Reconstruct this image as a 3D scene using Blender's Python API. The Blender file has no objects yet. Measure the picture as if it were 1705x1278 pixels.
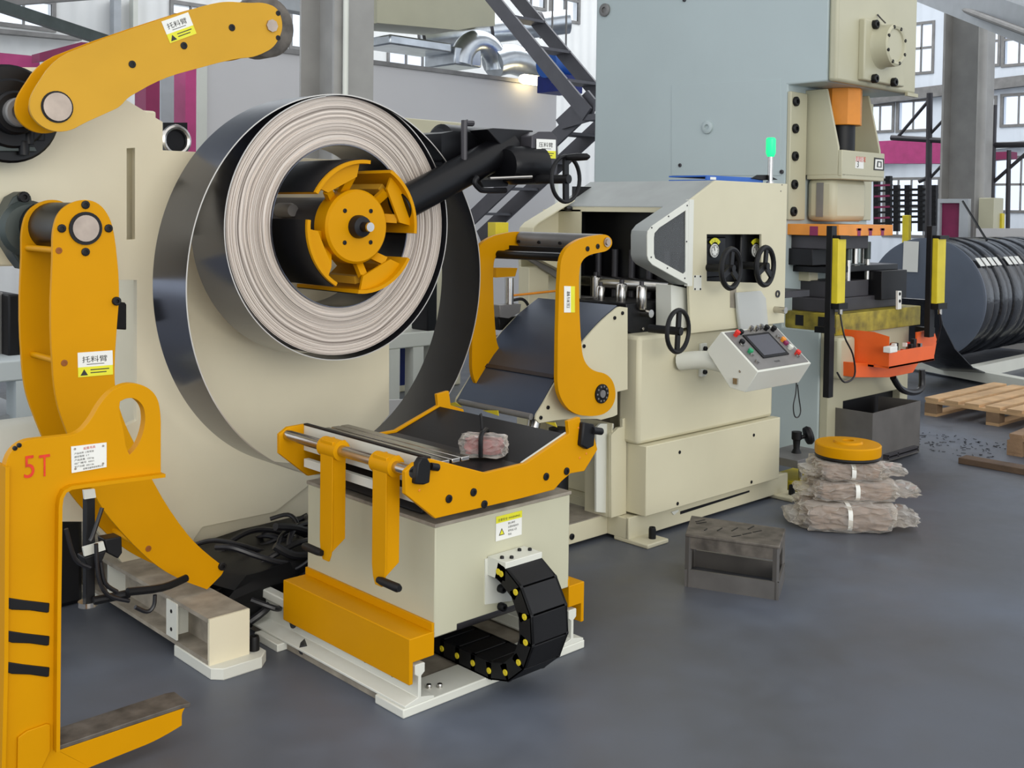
import bpy, bmesh, math, random
from mathutils import Vector, Matrix
from mathutils.geometry import tessellate_polygon
from math import sin, cos, pi, radians, atan2, hypot, sqrt
random.seed(7)
C = bpy.context.scene.collection
# ---------------------------------------------------------------- camera, world, lights
F_PX, CX, CY = 1804.67, 852.5, 410.76
CAMP = Vector((0, 0, 1.6))
RM = (Matrix.Rotation(-0.761284, 3, 'Z') @ Matrix.Rotation(pi/2 - 0.0331280, 3, 'X') @ Matrix.Rotation(0.0129682, 3, 'Z'))
cd = bpy.data.cameras.new('camera'); cam = bpy.data.objects.new('camera', cd); C.objects.link(cam)
cam.matrix_world = Matrix.Translation(CAMP) @ RM.to_4x4()
cd.sensor_fit = 'HORIZONTAL'; cd.sensor_width = 36; cd.lens = F_PX/1705*36
cd.shift_x = 0; cd.shift_y = (CY - 639)/1705; cd.clip_end = 300; cd.clip_start = .05
bpy.context.scene.camera = cam
sc = bpy.context.scene
sc.view_settings.view_transform = 'Standard'; sc.view_settings.look = 'None'
sc.view_settings.exposure = 0.0; sc.view_settings.gamma = 1; sc.view_settings.use_curve_mapping = False
w = bpy.data.worlds.new('overcast sky'); sc.world = w; w.use_nodes = True
wn = w.node_tree; bg = wn.nodes['Background']
tc = wn.nodes.new('ShaderNodeTexCoord'); sp = wn.nodes.new('ShaderNodeSeparateXYZ'); rp = wn.nodes.new('ShaderNodeValToRGB')
wn.links.new(tc.outputs['Generated'], sp.inputs[0]); wn.links.new(sp.outputs['Z'], rp.inputs[0]); wn.links.new(rp.outputs[0], bg.inputs[0])
rp.color_ramp.elements[0].position = 0.0; rp.color_ramp.elements[0].color = (.80, .89, 1, 1)
rp.color_ramp.elements[1].position = .6; rp.color_ramp.elements[1].color = (1, 1, 1, 1)
bg.inputs[1].default_value = 1.3
def area(name, loc, target, sx, sy, power, col):
    l = bpy.data.lights.new(name, 'AREA'); l.shape = 'RECTANGLE'; l.size = sx; l.size_y = sy; l.energy = power; l.color = col
    o = bpy.data.objects.new(name, l); C.objects.link(o); o.location = loc
    o.rotation_euler = (Vector(target)-Vector(loc)).to_track_quat('-Z', 'Y').to_euler(); return o
area('front_fill_light', (-1.5, -9.0, 3.6), (3, 4, 1), 10, 4, 700, (1, .95, .85))  # added warm light, unseen behind the camera, brightens the front faces
area('overhead_fill_light', (3.5, 4.0, 8.5), (3.5, 4.0, 0), 8, 2, 20, (1, .97, .92))  # added soft light overhead, no such fitting in view
area('rear_fill_light', (15, 11.5, 8.7), (15, 11.5, 0), 14, 8, 1150, (.95, .98, 1))  # unseen light added under the ceiling to brighten the rear walls

def P(px, py, X=None, Y=None, Z=None):
    d = RM @ Vector((px-CX, -(py-CY), -F_PX))
    if X is not None: t = (X-CAMP.x)/d.x
    elif Y is not None: t = (Y-CAMP.y)/d.y
    else: t = (Z-CAMP.z)/d.z
    return CAMP + d*t
def PY(pts, Y): return [P(x, y, Y=Y) for x, y in pts]
def PX(pts, X): return [P(x, y, X=X) for x, y in pts]
def rnd_out(pts, it=2):   # rounds the gentle corners of a closed outline, keeps the sharp ones
    for _ in range(it):
        out = []; n = len(pts)
        for i in range(n):
            a, b, c = pts[i-1], pts[i], pts[(i+1) % n]
            t = abs((atan2(c[1]-b[1], c[0]-b[0])-atan2(b[1]-a[1], b[0]-a[0])+pi) % (2*pi)-pi)
            if radians(3) < t < radians(48):
                la, lc = hypot(b[0]-a[0], b[1]-a[1]), hypot(c[0]-b[0], c[1]-b[1]); k = min(la, lc)*.27
                out += [(b[0]+(a[0]-b[0])*k/la, b[1]+(a[1]-b[1])*k/la), (b[0]+(c[0]-b[0])*k/lc, b[1]+(c[1]-b[1])*k/lc)]
            else: out.append(b)
        pts = out
    return pts
# ---------------------------------------------------------------- materials
def s2l(c): return tuple((v/255/12.92 if v <= 10.3 else ((v/255+.055)/1.055)**2.4) for v in c)
def mat(name, col, rough=.5, metal=0., var=.06, scale=6., bump=.0, bscale=60., emit=0, alpha=None, coat=0, stretch=None, spec=.5):
    m = bpy.data.materials.new(name); m.use_nodes = True; nt = m.node_tree; b = nt.nodes['Principled BSDF']
    c = s2l(col); b.inputs['Roughness'].default_value = rough; b.inputs['Metallic'].default_value = metal
    b.inputs['Coat Weight'].default_value = coat; b.inputs['Specular IOR Level'].default_value = spec
    t = nt.nodes.new('ShaderNodeTexCoord'); n = nt.nodes.new('ShaderNodeTexNoise'); n.inputs['Scale'].default_value = scale; n.inputs['Detail'].default_value = 5
    src = t.outputs['Object']
    if stretch:
        mp = nt.nodes.new('ShaderNodeMapping'); mp.inputs['Scale'].default_value = stretch; nt.links.new(src, mp.inputs[0]); src = mp.outputs[0]
    nt.links.new(src, n.inputs['Vector'])
    r = nt.nodes.new('ShaderNodeValToRGB'); r.color_ramp.elements[0].position = .3; r.color_ramp.elements[1].position = .7
    r.color_ramp.elements[0].color = tuple(v*(1-var*1.5) for v in c)+(1,); r.color_ramp.elements[1].color = tuple(min(1, v*(1+var)) for v in c)+(1,)
    nt.links.new(n.outputs['Fac'], r.inputs[0]); nt.links.new(r.outputs[0], b.inputs['Base Color'])
    if bump:
        n2 = nt.nodes.new('ShaderNodeTexNoise'); n2.inputs['Scale'].default_value = bscale; nt.links.new(src, n2.inputs['Vector'])
        bp = nt.nodes.new('ShaderNodeBump'); bp.inputs['Strength'].default_value = bump; bp.inputs['Distance'].default_value = .01
        nt.links.new(n2.outputs['Fac'], bp.inputs['Height']); nt.links.new(bp.outputs[0], b.inputs['Normal'])
    if emit:
        b.inputs['Emission Color'].default_value = c+(1,); b.inputs['Emission Strength'].default_value = emit
    if alpha is not None: b.inputs['Alpha'].default_value = alpha
    return m
def glassmat(name, col, tr=.85, rough=.05):
    m = bpy.data.materials.new(name); m.use_nodes = True; nt = m.node_tree; nt.nodes.clear()
    o = nt.nodes.new('ShaderNodeOutputMaterial'); mx = nt.nodes.new('ShaderNodeMixShader'); a = nt.nodes.new('ShaderNodeBsdfTransparent'); g = nt.nodes.new('ShaderNodeBsdfPrincipled')
    a.inputs[0].default_value = s2l(col)+(1,); g.inputs['Base Color'].default_value = s2l(col)+(1,); g.inputs['Roughness'].default_value = rough
    lw_ = nt.nodes.new('ShaderNodeLayerWeight'); fr = nt.nodes.new('ShaderNodeMath'); fr.operation = 'POWER'; fr.inputs[1].default_value = 4; nt.links.new(lw_.outputs['Facing'], fr.inputs[0])
    ad = nt.nodes.new('ShaderNodeMath'); ad.operation = 'ADD'; ad.inputs[1].default_value = 1-tr; nt.links.new(fr.outputs[0], ad.inputs[0])
    nt.links.new(ad.outputs[0], mx.inputs[0]); nt.links.new(a.outputs[0], mx.inputs[1]); nt.links.new(g.outputs[0], mx.inputs[2]); nt.links.new(mx.outputs[0], o.inputs[0])
    return m
M = {}
M['cream'] = mat('cream machine paint', (203, 197, 170), .45, var=.03, scale=3, spec=.3)
M['decpaint'] = mat('cream decoiler paint', (224, 216, 190), .45, var=.03, scale=3, spec=.3)
M['carpaint'] = mat('cream car paint', (190, 188, 164), .45, var=.03, scale=3, spec=.3)
M['hoodtop'] = mat('shaded hood cream', (150, 154, 152), .6, var=.06, scale=6)  # hood cream greyed, weak overhead light painted into the colour
M['white'] = mat('white machine paint', (213, 214, 204), .42, var=.03, scale=3)
M['browncream'] = mat('brownish cream paint', (150, 142, 128), .7, var=.2, scale=14)  # blotchy cream, darker and browner than the machine paint
M['yellow'] = mat('yellow machine paint', (203, 142, 0), .45, var=.03, scale=4, spec=.12)
M['yellow2'] = mat('faded yellow paint', (200, 152, 46), .45, var=.04, scale=4, spec=.15)
M['lemon'] = mat('lemon yellow paint', (216, 196, 40), .5, var=.1)
M['olive'] = mat('stained yellow bolster', (150, 135, 40), .5, var=.35, scale=12)
M['orange'] = mat('orange paint', (232, 98, 34), .4, var=.05)
M['amber'] = mat('amber orange paint', (224, 140, 40), .4, var=.08)
M['presscool'] = mat('press cream tinted by cool light', (176, 188, 188), .4, var=.02, scale=2)  # press cream with the cool side light painted into the colour
M['presscream'] = mat('pale cream press paint', (182, 178, 152), .42, var=.03, scale=3)
M['black'] = mat('black oxide steel', (18, 18, 21), .45, var=.2, spec=.3)
M['blackgloss'] = mat('black painted steel', (10, 10, 13), .36, var=.1, spec=.3)
M['rubber'] = mat('black plastic', (18, 18, 20), .5, var=.2, spec=.3)
M['steel'] = mat('polished steel', (196, 192, 186), .22, metal=1, var=.06, scale=20)
M['brushed'] = mat('turned steel face', (176, 160, 146), .35, metal=.8, var=.1, scale=20)
M['strip'] = mat('dark oiled steel strip', (104, 106, 116), .2, metal=.95, var=.06, scale=2)
M['stripedge'] = mat('bright strip edge', (205, 200, 192), .35, metal=.7, var=.05)
M['coilface'] = mat('steel coil edge', (214, 203, 190), .5, metal=.25, var=.08, scale=30)
M['darkmetal'] = mat('dark grey metal', (64, 62, 66), .45, metal=.3, var=.1)
M['stair'] = mat('grey stair steel', (98, 97, 102), .5, metal=.2, var=.06)
M['greymetal'] = mat('grey metal', (130, 128, 126), .5, metal=.4, var=.12)
M['bluesheet'] = mat('blue grey table sheet', (82, 90, 106), .35, metal=.5, var=.06, scale=3)
M['castiron'] = mat('green grey cast iron', (66, 74, 72), .45, metal=.3, var=.15)
M['galv'] = mat('galvanised duct', (200, 205, 210), .28, metal=.9, var=.12, scale=5, bump=.3, bscale=8)
M['blue'] = mat('blue plastic', (36, 92, 176), .45, var=.05)
M['navy'] = mat('deep blue paint', (20, 40, 120), .5, var=.1)
M['rust'] = mat('rust stained weld', (140, 78, 12), .6, var=.2)
M['red'] = mat('red plastic', (220, 50, 40), .4)
M['green'] = mat('green plastic', (40, 150, 100), .4)
M['maroon'] = mat('maroon paint', (132, 34, 80), .5, var=.1)
M['pink'] = mat('magenta beam paint', (178, 62, 120), .5, var=.1)
M['wood'] = mat('raw pine', (196, 160, 118), .75, var=.18, scale=5, stretch=(1, 1, 8), bump=.2)
M['oldwood'] = mat('weathered pine', (132, 106, 80), .8, var=.2, scale=5, bump=.2)
M['paper'] = mat('white label', (228, 228, 222), .5, var=.02)
M['labelyellow'] = mat('yellow label band', (222, 218, 46), .5, var=.03)
M['ink'] = mat('dark print', (44, 44, 42), .6)
M['redink'] = mat('red paint lettering', (212, 52, 18), .5, var=.15, scale=40)
M['kraft'] = mat('brown wrapped parts', (150, 128, 112), .7, var=.25, scale=18, bump=.6, bscale=25)
M['plasticwrap'] = glassmat('clear plastic wrap', (236, 232, 226), .8, .08)
M['bagfilm'] = glassmat('milky plastic bag', (222, 224, 222), .5, .15)
M['glass'] = glassmat('window glass', (250, 252, 255), .97)
M['acrylic'] = glassmat('clear acrylic guard', (235, 238, 240), .96, .02)
M['panel'] = mat('wall sandwich panel', (205, 203, 203), .55, var=.02, scale=1)
M['farwall'] = mat('far corrugated wall', (196, 204, 206), .6, var=.03, scale=1)
M['greycol'] = mat('grey steel column paint', (158, 156, 152), .5, var=.1, scale=3)
M['greybeam'] = mat('grey roof steel', (172, 176, 180), .5, var=.06)
M['plate_steel'] = mat('worn shop steel', (98, 92, 85), .55, metal=.3, var=.35, scale=16)
M['bin'] = mat('grey sheet steel bin', (108, 105, 102), .45, metal=.4, var=.12)
M['screen'] = mat('grey touch screen', (92, 92, 98), .15, var=.03)
M['cable'] = mat('black cable sheath', (24, 24, 28), .4, var=.1)
M['filmblack'] = mat('black wrapping film', (30, 32, 38), .22, var=.3, scale=10, bump=.3, bscale=20)
M['coilend'] = mat('grey end film', (84, 92, 106), .45, var=.08, scale=2)
M['lampgreen'] = mat('lit green lamp', (30, 220, 130), .4, emit=1.0)
M['lampwarm'] = mat('lit work lamp', (255, 236, 190), .4, emit=6)
def floor_mat():
    m = mat('painted concrete floor', (82, 88, 98), .42, var=.0); nt = m.node_tree; b = nt.nodes['Principled BSDF']
    t = nt.nodes.new('ShaderNodeTexCoord')
    n = nt.nodes.new('ShaderNodeTexNoise'); n.inputs['Scale'].default_value = .9; n.inputs['Detail'].default_value = 6; n.inputs['Distortion'].default_value = .4
    r = nt.nodes.new('ShaderNodeValToRGB'); r.color_ramp.elements[0].position = .32; r.color_ramp.elements[1].position = .68
    r.color_ramp.elements[0].color = s2l((76, 77, 80))+(1,); r.color_ramp.elements[1].color = s2l((90, 97, 110))+(1,)
    n2 = nt.nodes.new('ShaderNodeTexNoise'); n2.inputs['Scale'].default_value = 7; n2.inputs['Detail'].default_value = 8
    mx = nt.nodes.new('ShaderNodeMixRGB'); mx.blend_type = 'OVERLAY'; mx.inputs[0].default_value = .22
    nt.links.new(t.outputs['Object'], n.inputs['Vector']); nt.links.new(t.outputs['Object'], n2.inputs['Vector'])
    nt.links.new(n.outputs['Fac'], r.inputs[0]); nt.links.new(r.outputs[0], mx.inputs[1]); nt.links.new(n2.outputs['Fac'], mx.inputs[2]); nt.links.new(mx.outputs[0], b.inputs['Base Color'])
    mr = nt.nodes.new('ShaderNodeMapRange'); mr.inputs[3].default_value = .3; mr.inputs[4].default_value = .6; nt.links.new(n2.outputs['Fac'], mr.inputs[0]); nt.links.new(mr.outputs[0], b.inputs['Roughness'])
    return m
M['floor'] = floor_mat()
# ---------------------------------------------------------------- mesh building
class MB:
    def __init__(s): s.v = []; s.f = []
    def add(s, vs, fs):
        o = len(s.v); s.v += [Vector(v) for v in vs]; s.f += [tuple(i+o for i in f) for f in fs]; return s
    def box(s, x0, x1, y0, y1, z0, z1):
        return s.obox(Vector(((x0+x1)/2, (y0+y1)/2, (z0+z1)/2)), Vector((abs(x1-x0)/2, 0, 0)), Vector((0, abs(y1-y0)/2, 0)), Vector((0, 0, abs(z1-z0)/2)))
    def obox(s, c, a, b, d):
        c, a, b, d = map(Vector, (c, a, b, d))
        vs = [c+a*i+b*j+d*k for i in (-1, 1) for j in (-1, 1) for k in (-1, 1)]
        return s.add(vs, [(0, 1, 3, 2), (4, 6, 7, 5), (0, 4, 5, 1), (2, 3, 7, 6), (0, 2, 6, 4), (1, 5, 7, 3)])
    def bar(s, p, q, wd, ht, up=(0, 0, 1)):
        p, q = Vector(p), Vector(q); d = (q-p); u = Vector(up); sd = d.cross(u)
        if sd.length < 1e-6: sd = d.cross(Vector((1, 0, 0)))
        sd.normalize(); u = sd.cross(d).normalized(); return s.obox((p+q)/2, d/2, sd*wd/2, u*ht/2)
    def prism(s, pts, ext, holes=()):
        ext = Vector(ext); loops = [[Vector(p) for p in pts]]+[[Vector(p) for p in h] for h in holes]
        tris = tessellate_polygon(loops); allp = [p for l in loops for p in l]; n = len(allp)
        fs = [tuple(t) for t in tris]+[tuple(i+n for i in reversed(t)) for t in tris]; o = 0
        for l in loops:
            k = len(l); fs += [(o+i, o+(i+1) % k, o+(i+1) % k+n, o+i+n) for i in range(k)]; o += k
        return s.add(allp+[p+ext for p in allp], fs)
    def cyl(s, p, q, r, r2=None, n=24):
        return s.rings(p, q, [(0, 0), (r, 0), (r2 if r2 is not None else r, 1), (0, 1)], n, True)
    def rings(s, p, q, prof, n=24, rel=False):   # profile of (radius, distance along p->q)
        p, q = Vector(p), Vector(q); d = q-p; L = d.length; d.normalize()
        a = d.cross(Vector((0, 0, 1)) if abs(d.z) < .9 else Vector((1, 0, 0))).normalized(); b = d.cross(a)
        vs = []; rows = []
        for r, h in prof:
            c = p+d*(h*L if rel else h)
            if r <= 1e-9: rows.append([len(vs)]); vs.append(c)
            else:
                rows.append(list(range(len(vs), len(vs)+n))); vs += [c+a*(r*cos(2*pi*i/n))+b*(r*sin(2*pi*i/n)) for i in range(n)]
        fs = []
        for A, B in zip(rows, rows[1:]):
            for i in range(n):
                j = (i+1) % n
                if len(A) == 1 and len(B) > 1: fs.append((A[0], B[i], B[j]))
                elif len(B) == 1 and len(A) > 1: fs.append((A[i], B[0], A[j]))
                elif len(A) > 1: fs.append((A[i], B[i], B[j], A[j]))
        return s.add(vs, fs)
    def tube(s, path, r, n=8, closed=False):
        P_ = [Vector(p) for p in path]
        if not closed and 3 <= len(P_) <= 14:   # round the bends
            Q = []
            for i in range(len(P_)-1):
                a, b, c, d = P_[max(i-1, 0)], P_[i], P_[i+1], P_[min(i+2, len(P_)-1)]
                for q in range(4):
                    u = q/4; Q.append(.5*((2*b)+(c-a)*u+(2*a-5*b+4*c-d)*u*u+(3*b-a-3*c+d)*u**3))
            P_ = Q+[P_[-1]]
        k = len(P_); vs = []; prev = None
        for i, p in enumerate(P_):
            t = (P_[(i+1) % k]-P_[i-1]) if closed else (P_[min(i+1, k-1)]-P_[max(i-1, 0)])
            t.normalize()
            if prev is None: a = t.cross(Vector((0, 0, 1)) if abs(t.z) < .9 else Vector((1, 0, 0)))
            else: a = prev-t*prev.dot(t)
            a.normalize(); prev = a; b = t.cross(a)
            vs += [p+a*(r*cos(2*pi*j/n))+b*(r*sin(2*pi*j/n)) for j in range(n)]
        fs = []
        for i in range(k if closed else k-1):
            i2 = (i+1) % k
            fs += [(i*n+j, i*n+(j+1) % n, i2*n+(j+1) % n, i2*n+j) for j in range(n)]
        if not closed: fs += [tuple(range(n-1, -1, -1)), tuple(range((k-1)*n, k*n))]
        return s.add(vs, fs)
    def band(s, path, wvec, th, closed=False, ref=None):  # sheet of thickness th swept along path, width vector wvec
        P_ = [Vector(p) for p in path]; k = len(P_); wv = Vector(wvec); vs = []
        for i, p in enumerate(P_):
            t = (P_[(i+1) % k]-P_[i-1]) if closed else (P_[min(i+1, k-1)]-P_[max(i-1, 0)])
            nn = t.cross(wv).normalized()*th/2
            vs += [p+nn, p-nn, p-nn+wv, p+nn+wv]
        fs = []
        for i in range(k if closed else k-1):
            i2 = (i+1) % k; fs += [(i*4+j, i*4+(j+1) % 4, i2*4+(j+1) % 4, i2*4+j) for j in range(4)]
        if not closed: fs += [(0, 1, 2, 3), ((k-1)*4+3, (k-1)*4+2, (k-1)*4+1, (k-1)*4)]
        return s.add(vs, fs)
ORG = {}
def mesh_of(name, mb, org, smooth):
    me = bpy.data.meshes.new(name); me.from_pydata([v-org for v in mb.v], [], mb.f)
    bm = bmesh.new(); bm.from_mesh(me); bmesh.ops.recalc_face_normals(bm, faces=bm.faces)
    bm.to_mesh(me); bm.free()
    if smooth:
        me.polygons.foreach_set('use_smooth', [True]*len(me.polygons)); me.set_sharp_from_angle(angle=radians(35))
    return me
def obj(name, mb, m, parent=None, bev=0, smooth=False, label=None):
    org = ORG.get(parent.name, Vector()) if parent else Vector()
    if parent is None:
        xs = [v.x for v in mb.v]; ys = [v.y for v in mb.v]; org = Vector(((min(xs)+max(xs))/2, (min(ys)+max(ys))/2, min(v.z for v in mb.v)))
    me = mesh_of(name, mb, org, smooth or bev > 0); me.materials.append(M[m] if isinstance(m, str) else m)
    o = bpy.data.objects.new(name, me); C.objects.link(o); ORG[o.name] = org
    if parent: o.parent = parent
    else: o.location = org
    if bev:
        b = o.modifiers.new('bevel', 'BEVEL'); b.width = bev; b.segments = 2; b.limit_method = 'ANGLE'; b.angle_limit = radians(50)
    if label: o['label'] = label
    return o
def thing(name, label, cat, loc, group=None):
    o = bpy.data.objects.new(name, None); C.objects.link(o); o.location = loc; o.empty_display_size = .1
    o['label'] = label; o['category'] = cat; ORG[o.name] = Vector(loc)
    if group: o['group'] = group
    return o
def tag(o, label, cat, group=None):
    o['label'] = label; o['category'] = cat
    if group: o['group'] = group
    return o
def struct(name, mb, m, **k):
    o = obj(name, mb, m, **k); o['kind'] = 'structure'; return o
_bolt = {}
def bolts(parent, pts, nrm, r=.009, h=.01, m='black', name='bolt', n=6):
    """hex socket bolts standing proud on a face; one shared mesh per size"""
    nrm = Vector(nrm).normalized(); key = (r, h, m, name, n)
    if key not in _bolt:
        mb = MB(); mb.rings((0, 0, 0), (0, 0, 1), [(0, -.004), (r, -.004), (r, h*.8), (r*.85, h), (r*.45, h), (r*.45, h*.4), (0, h*.4)], max(n, 12))
        me = mesh_of(name, mb, Vector(), True); me.materials.append(M[m]); _bolt[key] = me
    out = []
    for p in pts:
        o = bpy.data.objects.new(name, _bolt[key]); C.objects.link(o); o.parent = parent
        o.location = Vector(p)-ORG[parent.name]; o.rotation_euler = Vector((0, 0, 1)).rotation_difference(nrm).to_euler(); ORG[o.name] = Vector(p); out.append(o)
    return out
def arc(cx, cz, r, a0, a1, n, Y=None, X=None, rz=None):
    out = []
    for i in range(n+1):
        a = radians(a0+(a1-a0)*i/n); u = r*cos(a); v = (rz or r)*sin(a)
        out.append(Vector((cx+u, Y, cz+v)) if Y is not None else Vector((X, cx+u, cz+v)))
    return out
def text(parent, s, origin, xd, up, size, m='ink', name='lettering', th=.0006, fit=None):
    cu = bpy.data.curves.new('t', 'FONT'); cu.body = s; cu.size = 1; to = bpy.data.objects.new('t', cu); C.objects.link(to)
    dg = bpy.context.evaluated_depsgraph_get(); me = bpy.data.meshes.new_from_object(to.evaluated_get(dg)); bpy.data.objects.remove(to)
    xs = [v.co.x for v in me.vertices]
    if not xs: return
    x0, x1 = min(xs), max(xs); k = size; kx = (fit/(x1-x0)) if fit else k
    xd, up = Vector(xd).normalized(), Vector(up).normalized(); nn = xd.cross(up)
    mb = MB(); mb.add([Vector(origin)+xd*((v.co.x-x0)*kx)+up*(v.co.y*k)+nn*th for v in me.vertices], [tuple(p.vertices) for p in me.polygons])
    me2 = bpy.data.meshes.new(name); me2.from_pydata([v-ORG[parent.name] for v in mb.v], [], mb.f); me2.materials.append(M[m])
    o = bpy.data.objects.new(name, me2); C.objects.link(o); o.parent = parent; ORG[o.name] = ORG[parent.name]; return o
def label_plate(parent, o, xd, up, wd, ht, title, band=.42, sub=True, lines=2):
    """white sticker with a yellow lower band, printed title and warning triangle (o = lower left corner)"""
    o, xd, up = Vector(o), Vector(xd).normalized(), Vector(up).normalized(); nn = xd.cross(up); e = .0012
    mb = MB().obox(o+xd*wd/2+up*ht/2+nn*e/2, xd*wd/2, up*ht/2, nn*e/2); pl = obj('warning_label', mb, 'paper', parent)
    q = MB(); hb = ht*band
    q.obox(o+xd*wd/2+up*hb/2+nn*(e+.0003), xd*wd/2, up*hb/2, nn*.0003)
    # sub-sub parts are not allowed: print is joined to the label's own level
    obj('label_band', q, 'labelyellow', parent)
    if title: text(parent, title, o+xd*wd*.1+up*(ht*.58 if sub else ht*.52)+nn*e, xd, up, ht*.32, fit=wd*.8)
    t = MB(); c = o+xd*wd*.17+up*hb*.15+nn*(e+.0009); sz = hb*.7
    t.prism([c-xd*sz*.5, c+xd*sz*.5, c+up*sz*.85], nn*.0002)
    for i in range(lines):
        t.obox(o+xd*wd*.62+up*hb*(.35+.3*i)+nn*(e+.0009), xd*wd*.28, up*hb*.045, nn*.0001)
    if sub: t.obox(o+xd*wd*.5+up*(ht*.5)+nn*(e+.0004), xd*wd*.2, up*ht*.02, nn*.0001)
    obj('label_print', t, 'ink', parent); return pl
def handwheel(parent, c, axis, R, name='handwheel', spokes=3, m='rubber', rt=.011, stub=.05, handle=None, rot=0):
    c, ax = Vector(c), Vector(axis).normalized(); a = ax.cross(Vector((0, 0, 1))).normalized() if abs(ax.z) < .9 else Vector((1, 0, 0)); b = ax.cross(a)
    mb = MB(); mb.tube([c+a*(R*cos(2*pi*i/32))+b*(R*sin(2*pi*i/32)) for i in range(32)], rt, 8, True)
    hw = obj(name, mb, m, parent, smooth=True)
    org = parent if parent.parent else hw
    h = MB(); h.cyl(c-ax*stub, c+ax*.018, R*.2, n=16)
    for k in range(spokes):
        t = rot+2*pi*k/spokes; d = a*cos(t)+b*sin(t); h.bar(c+d*R*.12, c+d*R*.97, R*.32, .012, up=ax)
    obj('spokes', h, m, org, smooth=True)
    if handle is not None:
        d = a*cos(handle)+b*sin(handle); g = MB(); g.rings(c+d*R*.95, c+d*R*.95+ax*.2, [(0, 0), (.012, 0), (.014, .02), (.017, .06), (.015, .11), (.006, .125), (0, .127)], 14)
        obj('knob_handle', g, m, org, smooth=True)
    return hw
LX = Vector((1, 0, 0)); LY = Vector((0, 1, 0)); LZ = Vector((0, 0, 1)); FR = Vector((0, -1, 0))
# ================================================================ SETTING
def ribmat(name, col, sc_, ax='X'):
    m = mat(name, col, .55, var=.03, scale=1); nt = m.node_tree; b = nt.nodes['Principled BSDF']
    t = nt.nodes.new('ShaderNodeTexCoord'); wv = nt.nodes.new('ShaderNodeTexWave'); wv.bands_direction = ax; wv.inputs['Scale'].default_value = sc_
    bp = nt.nodes.new('ShaderNodeBump'); bp.inputs['Distance'].default_value = .03; bp.inputs['Strength'].default_value = .6
    nt.links.new(t.outputs['Object'], wv.inputs['Vector']); nt.links.new(wv.outputs['Fac'], bp.inputs['Height']); nt.links.new(bp.outputs[0], b.inputs['Normal']); return m
M['ribX'] = ribmat('corrugated sheet wall', (226, 226, 224), 1.1, 'X'); M['ribY'] = ribmat('corrugated sheet end wall', (218, 224, 232), 1.1, 'Y')
struct('floor', MB().box(-4, 25, -4, 18, -.1, 0), 'floor')
struct('ceiling', MB().box(-1, 25, 2, 18, 9.0, 9.1), 'greybeam')
YB, XE = 17.0, 24.0
def rect_on(fn, a, b): # window rectangle between two pixel corners on a wall plane
    p, q = fn(a), fn(b); return p, q
wins = []
def winY(a, b, cols, rows):
    p, q = P(*a, Y=YB), P(*b, Y=YB); wins.append(('Y', min(p.x, q.x), max(p.x, q.x), min(p.z, q.z), max(p.z, q.z), cols, rows))
def winX(a, b, cols, rows):
    p, q = P(*a, X=XE), P(*b, X=XE); wins.append(('X', min(p.y, q.y), max(p.y, q.y), min(p.z, q.z), max(p.z, q.z), cols, rows))
winY((-60, -60), (86, 47), 3, 2); winY((288, 6), (346, 30), 2, 1); winY((486, 20), (528, 82), 2, 1); winY((648, 84), (730, 128), 3, 1)
winY((862, -40), (906, 14), 2, 1); winY((918, -40), (962, 36), 2, 2)
winX((1500, 45), (1551, 118), 3, 2); winX((1641, 32), (1661, 106), 1, 2); winX((1674, 26), (1722, 103), 2, 2)
winX((1446, 178), (1485, 216), 2, 1); winX((1497, 171), (1545, 214), 2, 1); winX((1640, 165), (1655, 206), 1, 1); winX((1671, 161), (1722, 205), 2, 1)
winX((1475, 300), (1560, 392), 4, 2); winX((1655, 265), (1722, 350), 3, 2)
def wall(kind, a0, a1, z0, z1, nm, m):
    hol = []
    mk = (lambda u, z: Vector((u, YB, z))) if kind == 'Y' else (lambda u, z: Vector((XE, u, z)))
    for w_ in wins:
        if w_[0] == kind: hol.append([mk(w_[1], w_[3]), mk(w_[2], w_[3]), mk(w_[2], w_[4]), mk(w_[1], w_[4])])
    struct(nm, MB().prism([mk(a0, z0), mk(a1, z0), mk(a1, z1), mk(a0, z1)], (0, .15, 0) if kind == 'Y' else (.15, 0, 0), hol), m)
wall('Y', -1, 24, 0, 9, 'wall_back', 'ribX'); wall('X', 2, 17, 0, 9, 'wall_right', 'ribY')
for i, (k, u0, u1, z0, z1, nc, nr) in enumerate(wins):
    B = (lambda a, b, c, d, s0=0, s1=.06: MB().box(a, b, YB-.03+s0, YB-.03+s1, c, d)) if k == 'Y' else (lambda a, b, c, d, s0=0, s1=.06: MB().box(XE-.03+s0, XE-.03+s1, a, b, c, d))
    fr = MB(); f = .06
    for q in (B(u0-f, u0, z0-f, z1+f), B(u1, u1+f, z0-f, z1+f), B(u0, u1, z0-f, z0), B(u0, u1, z1, z1+f)): fr.add(q.v, q.f)
    for c in range(1, nc): u = u0+(u1-u0)*c/nc; q = B(u-.012, u+.012, z0, z1); fr.add(q.v, q.f)
    for r in range(1, nr): z = z0+(z1-z0)*r/nr; q = B(u0, u1, z-.025, z+.025); fr.add(q.v, q.f)
    wo = struct('window_%d' % (i+1), fr, 'greymetal')
    for c in range(nc):
        for r in range(nr):
            q = B(u0+(u1-u0)*c/nc+.02, u0+(u1-u0)*(c+1)/nc-.02, z0+(z1-z0)*r/nr+.03, z0+(z1-z0)*(r+1)/nr-.03, .025, .031)
            obj('pane', q, 'glass', wo)
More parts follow.
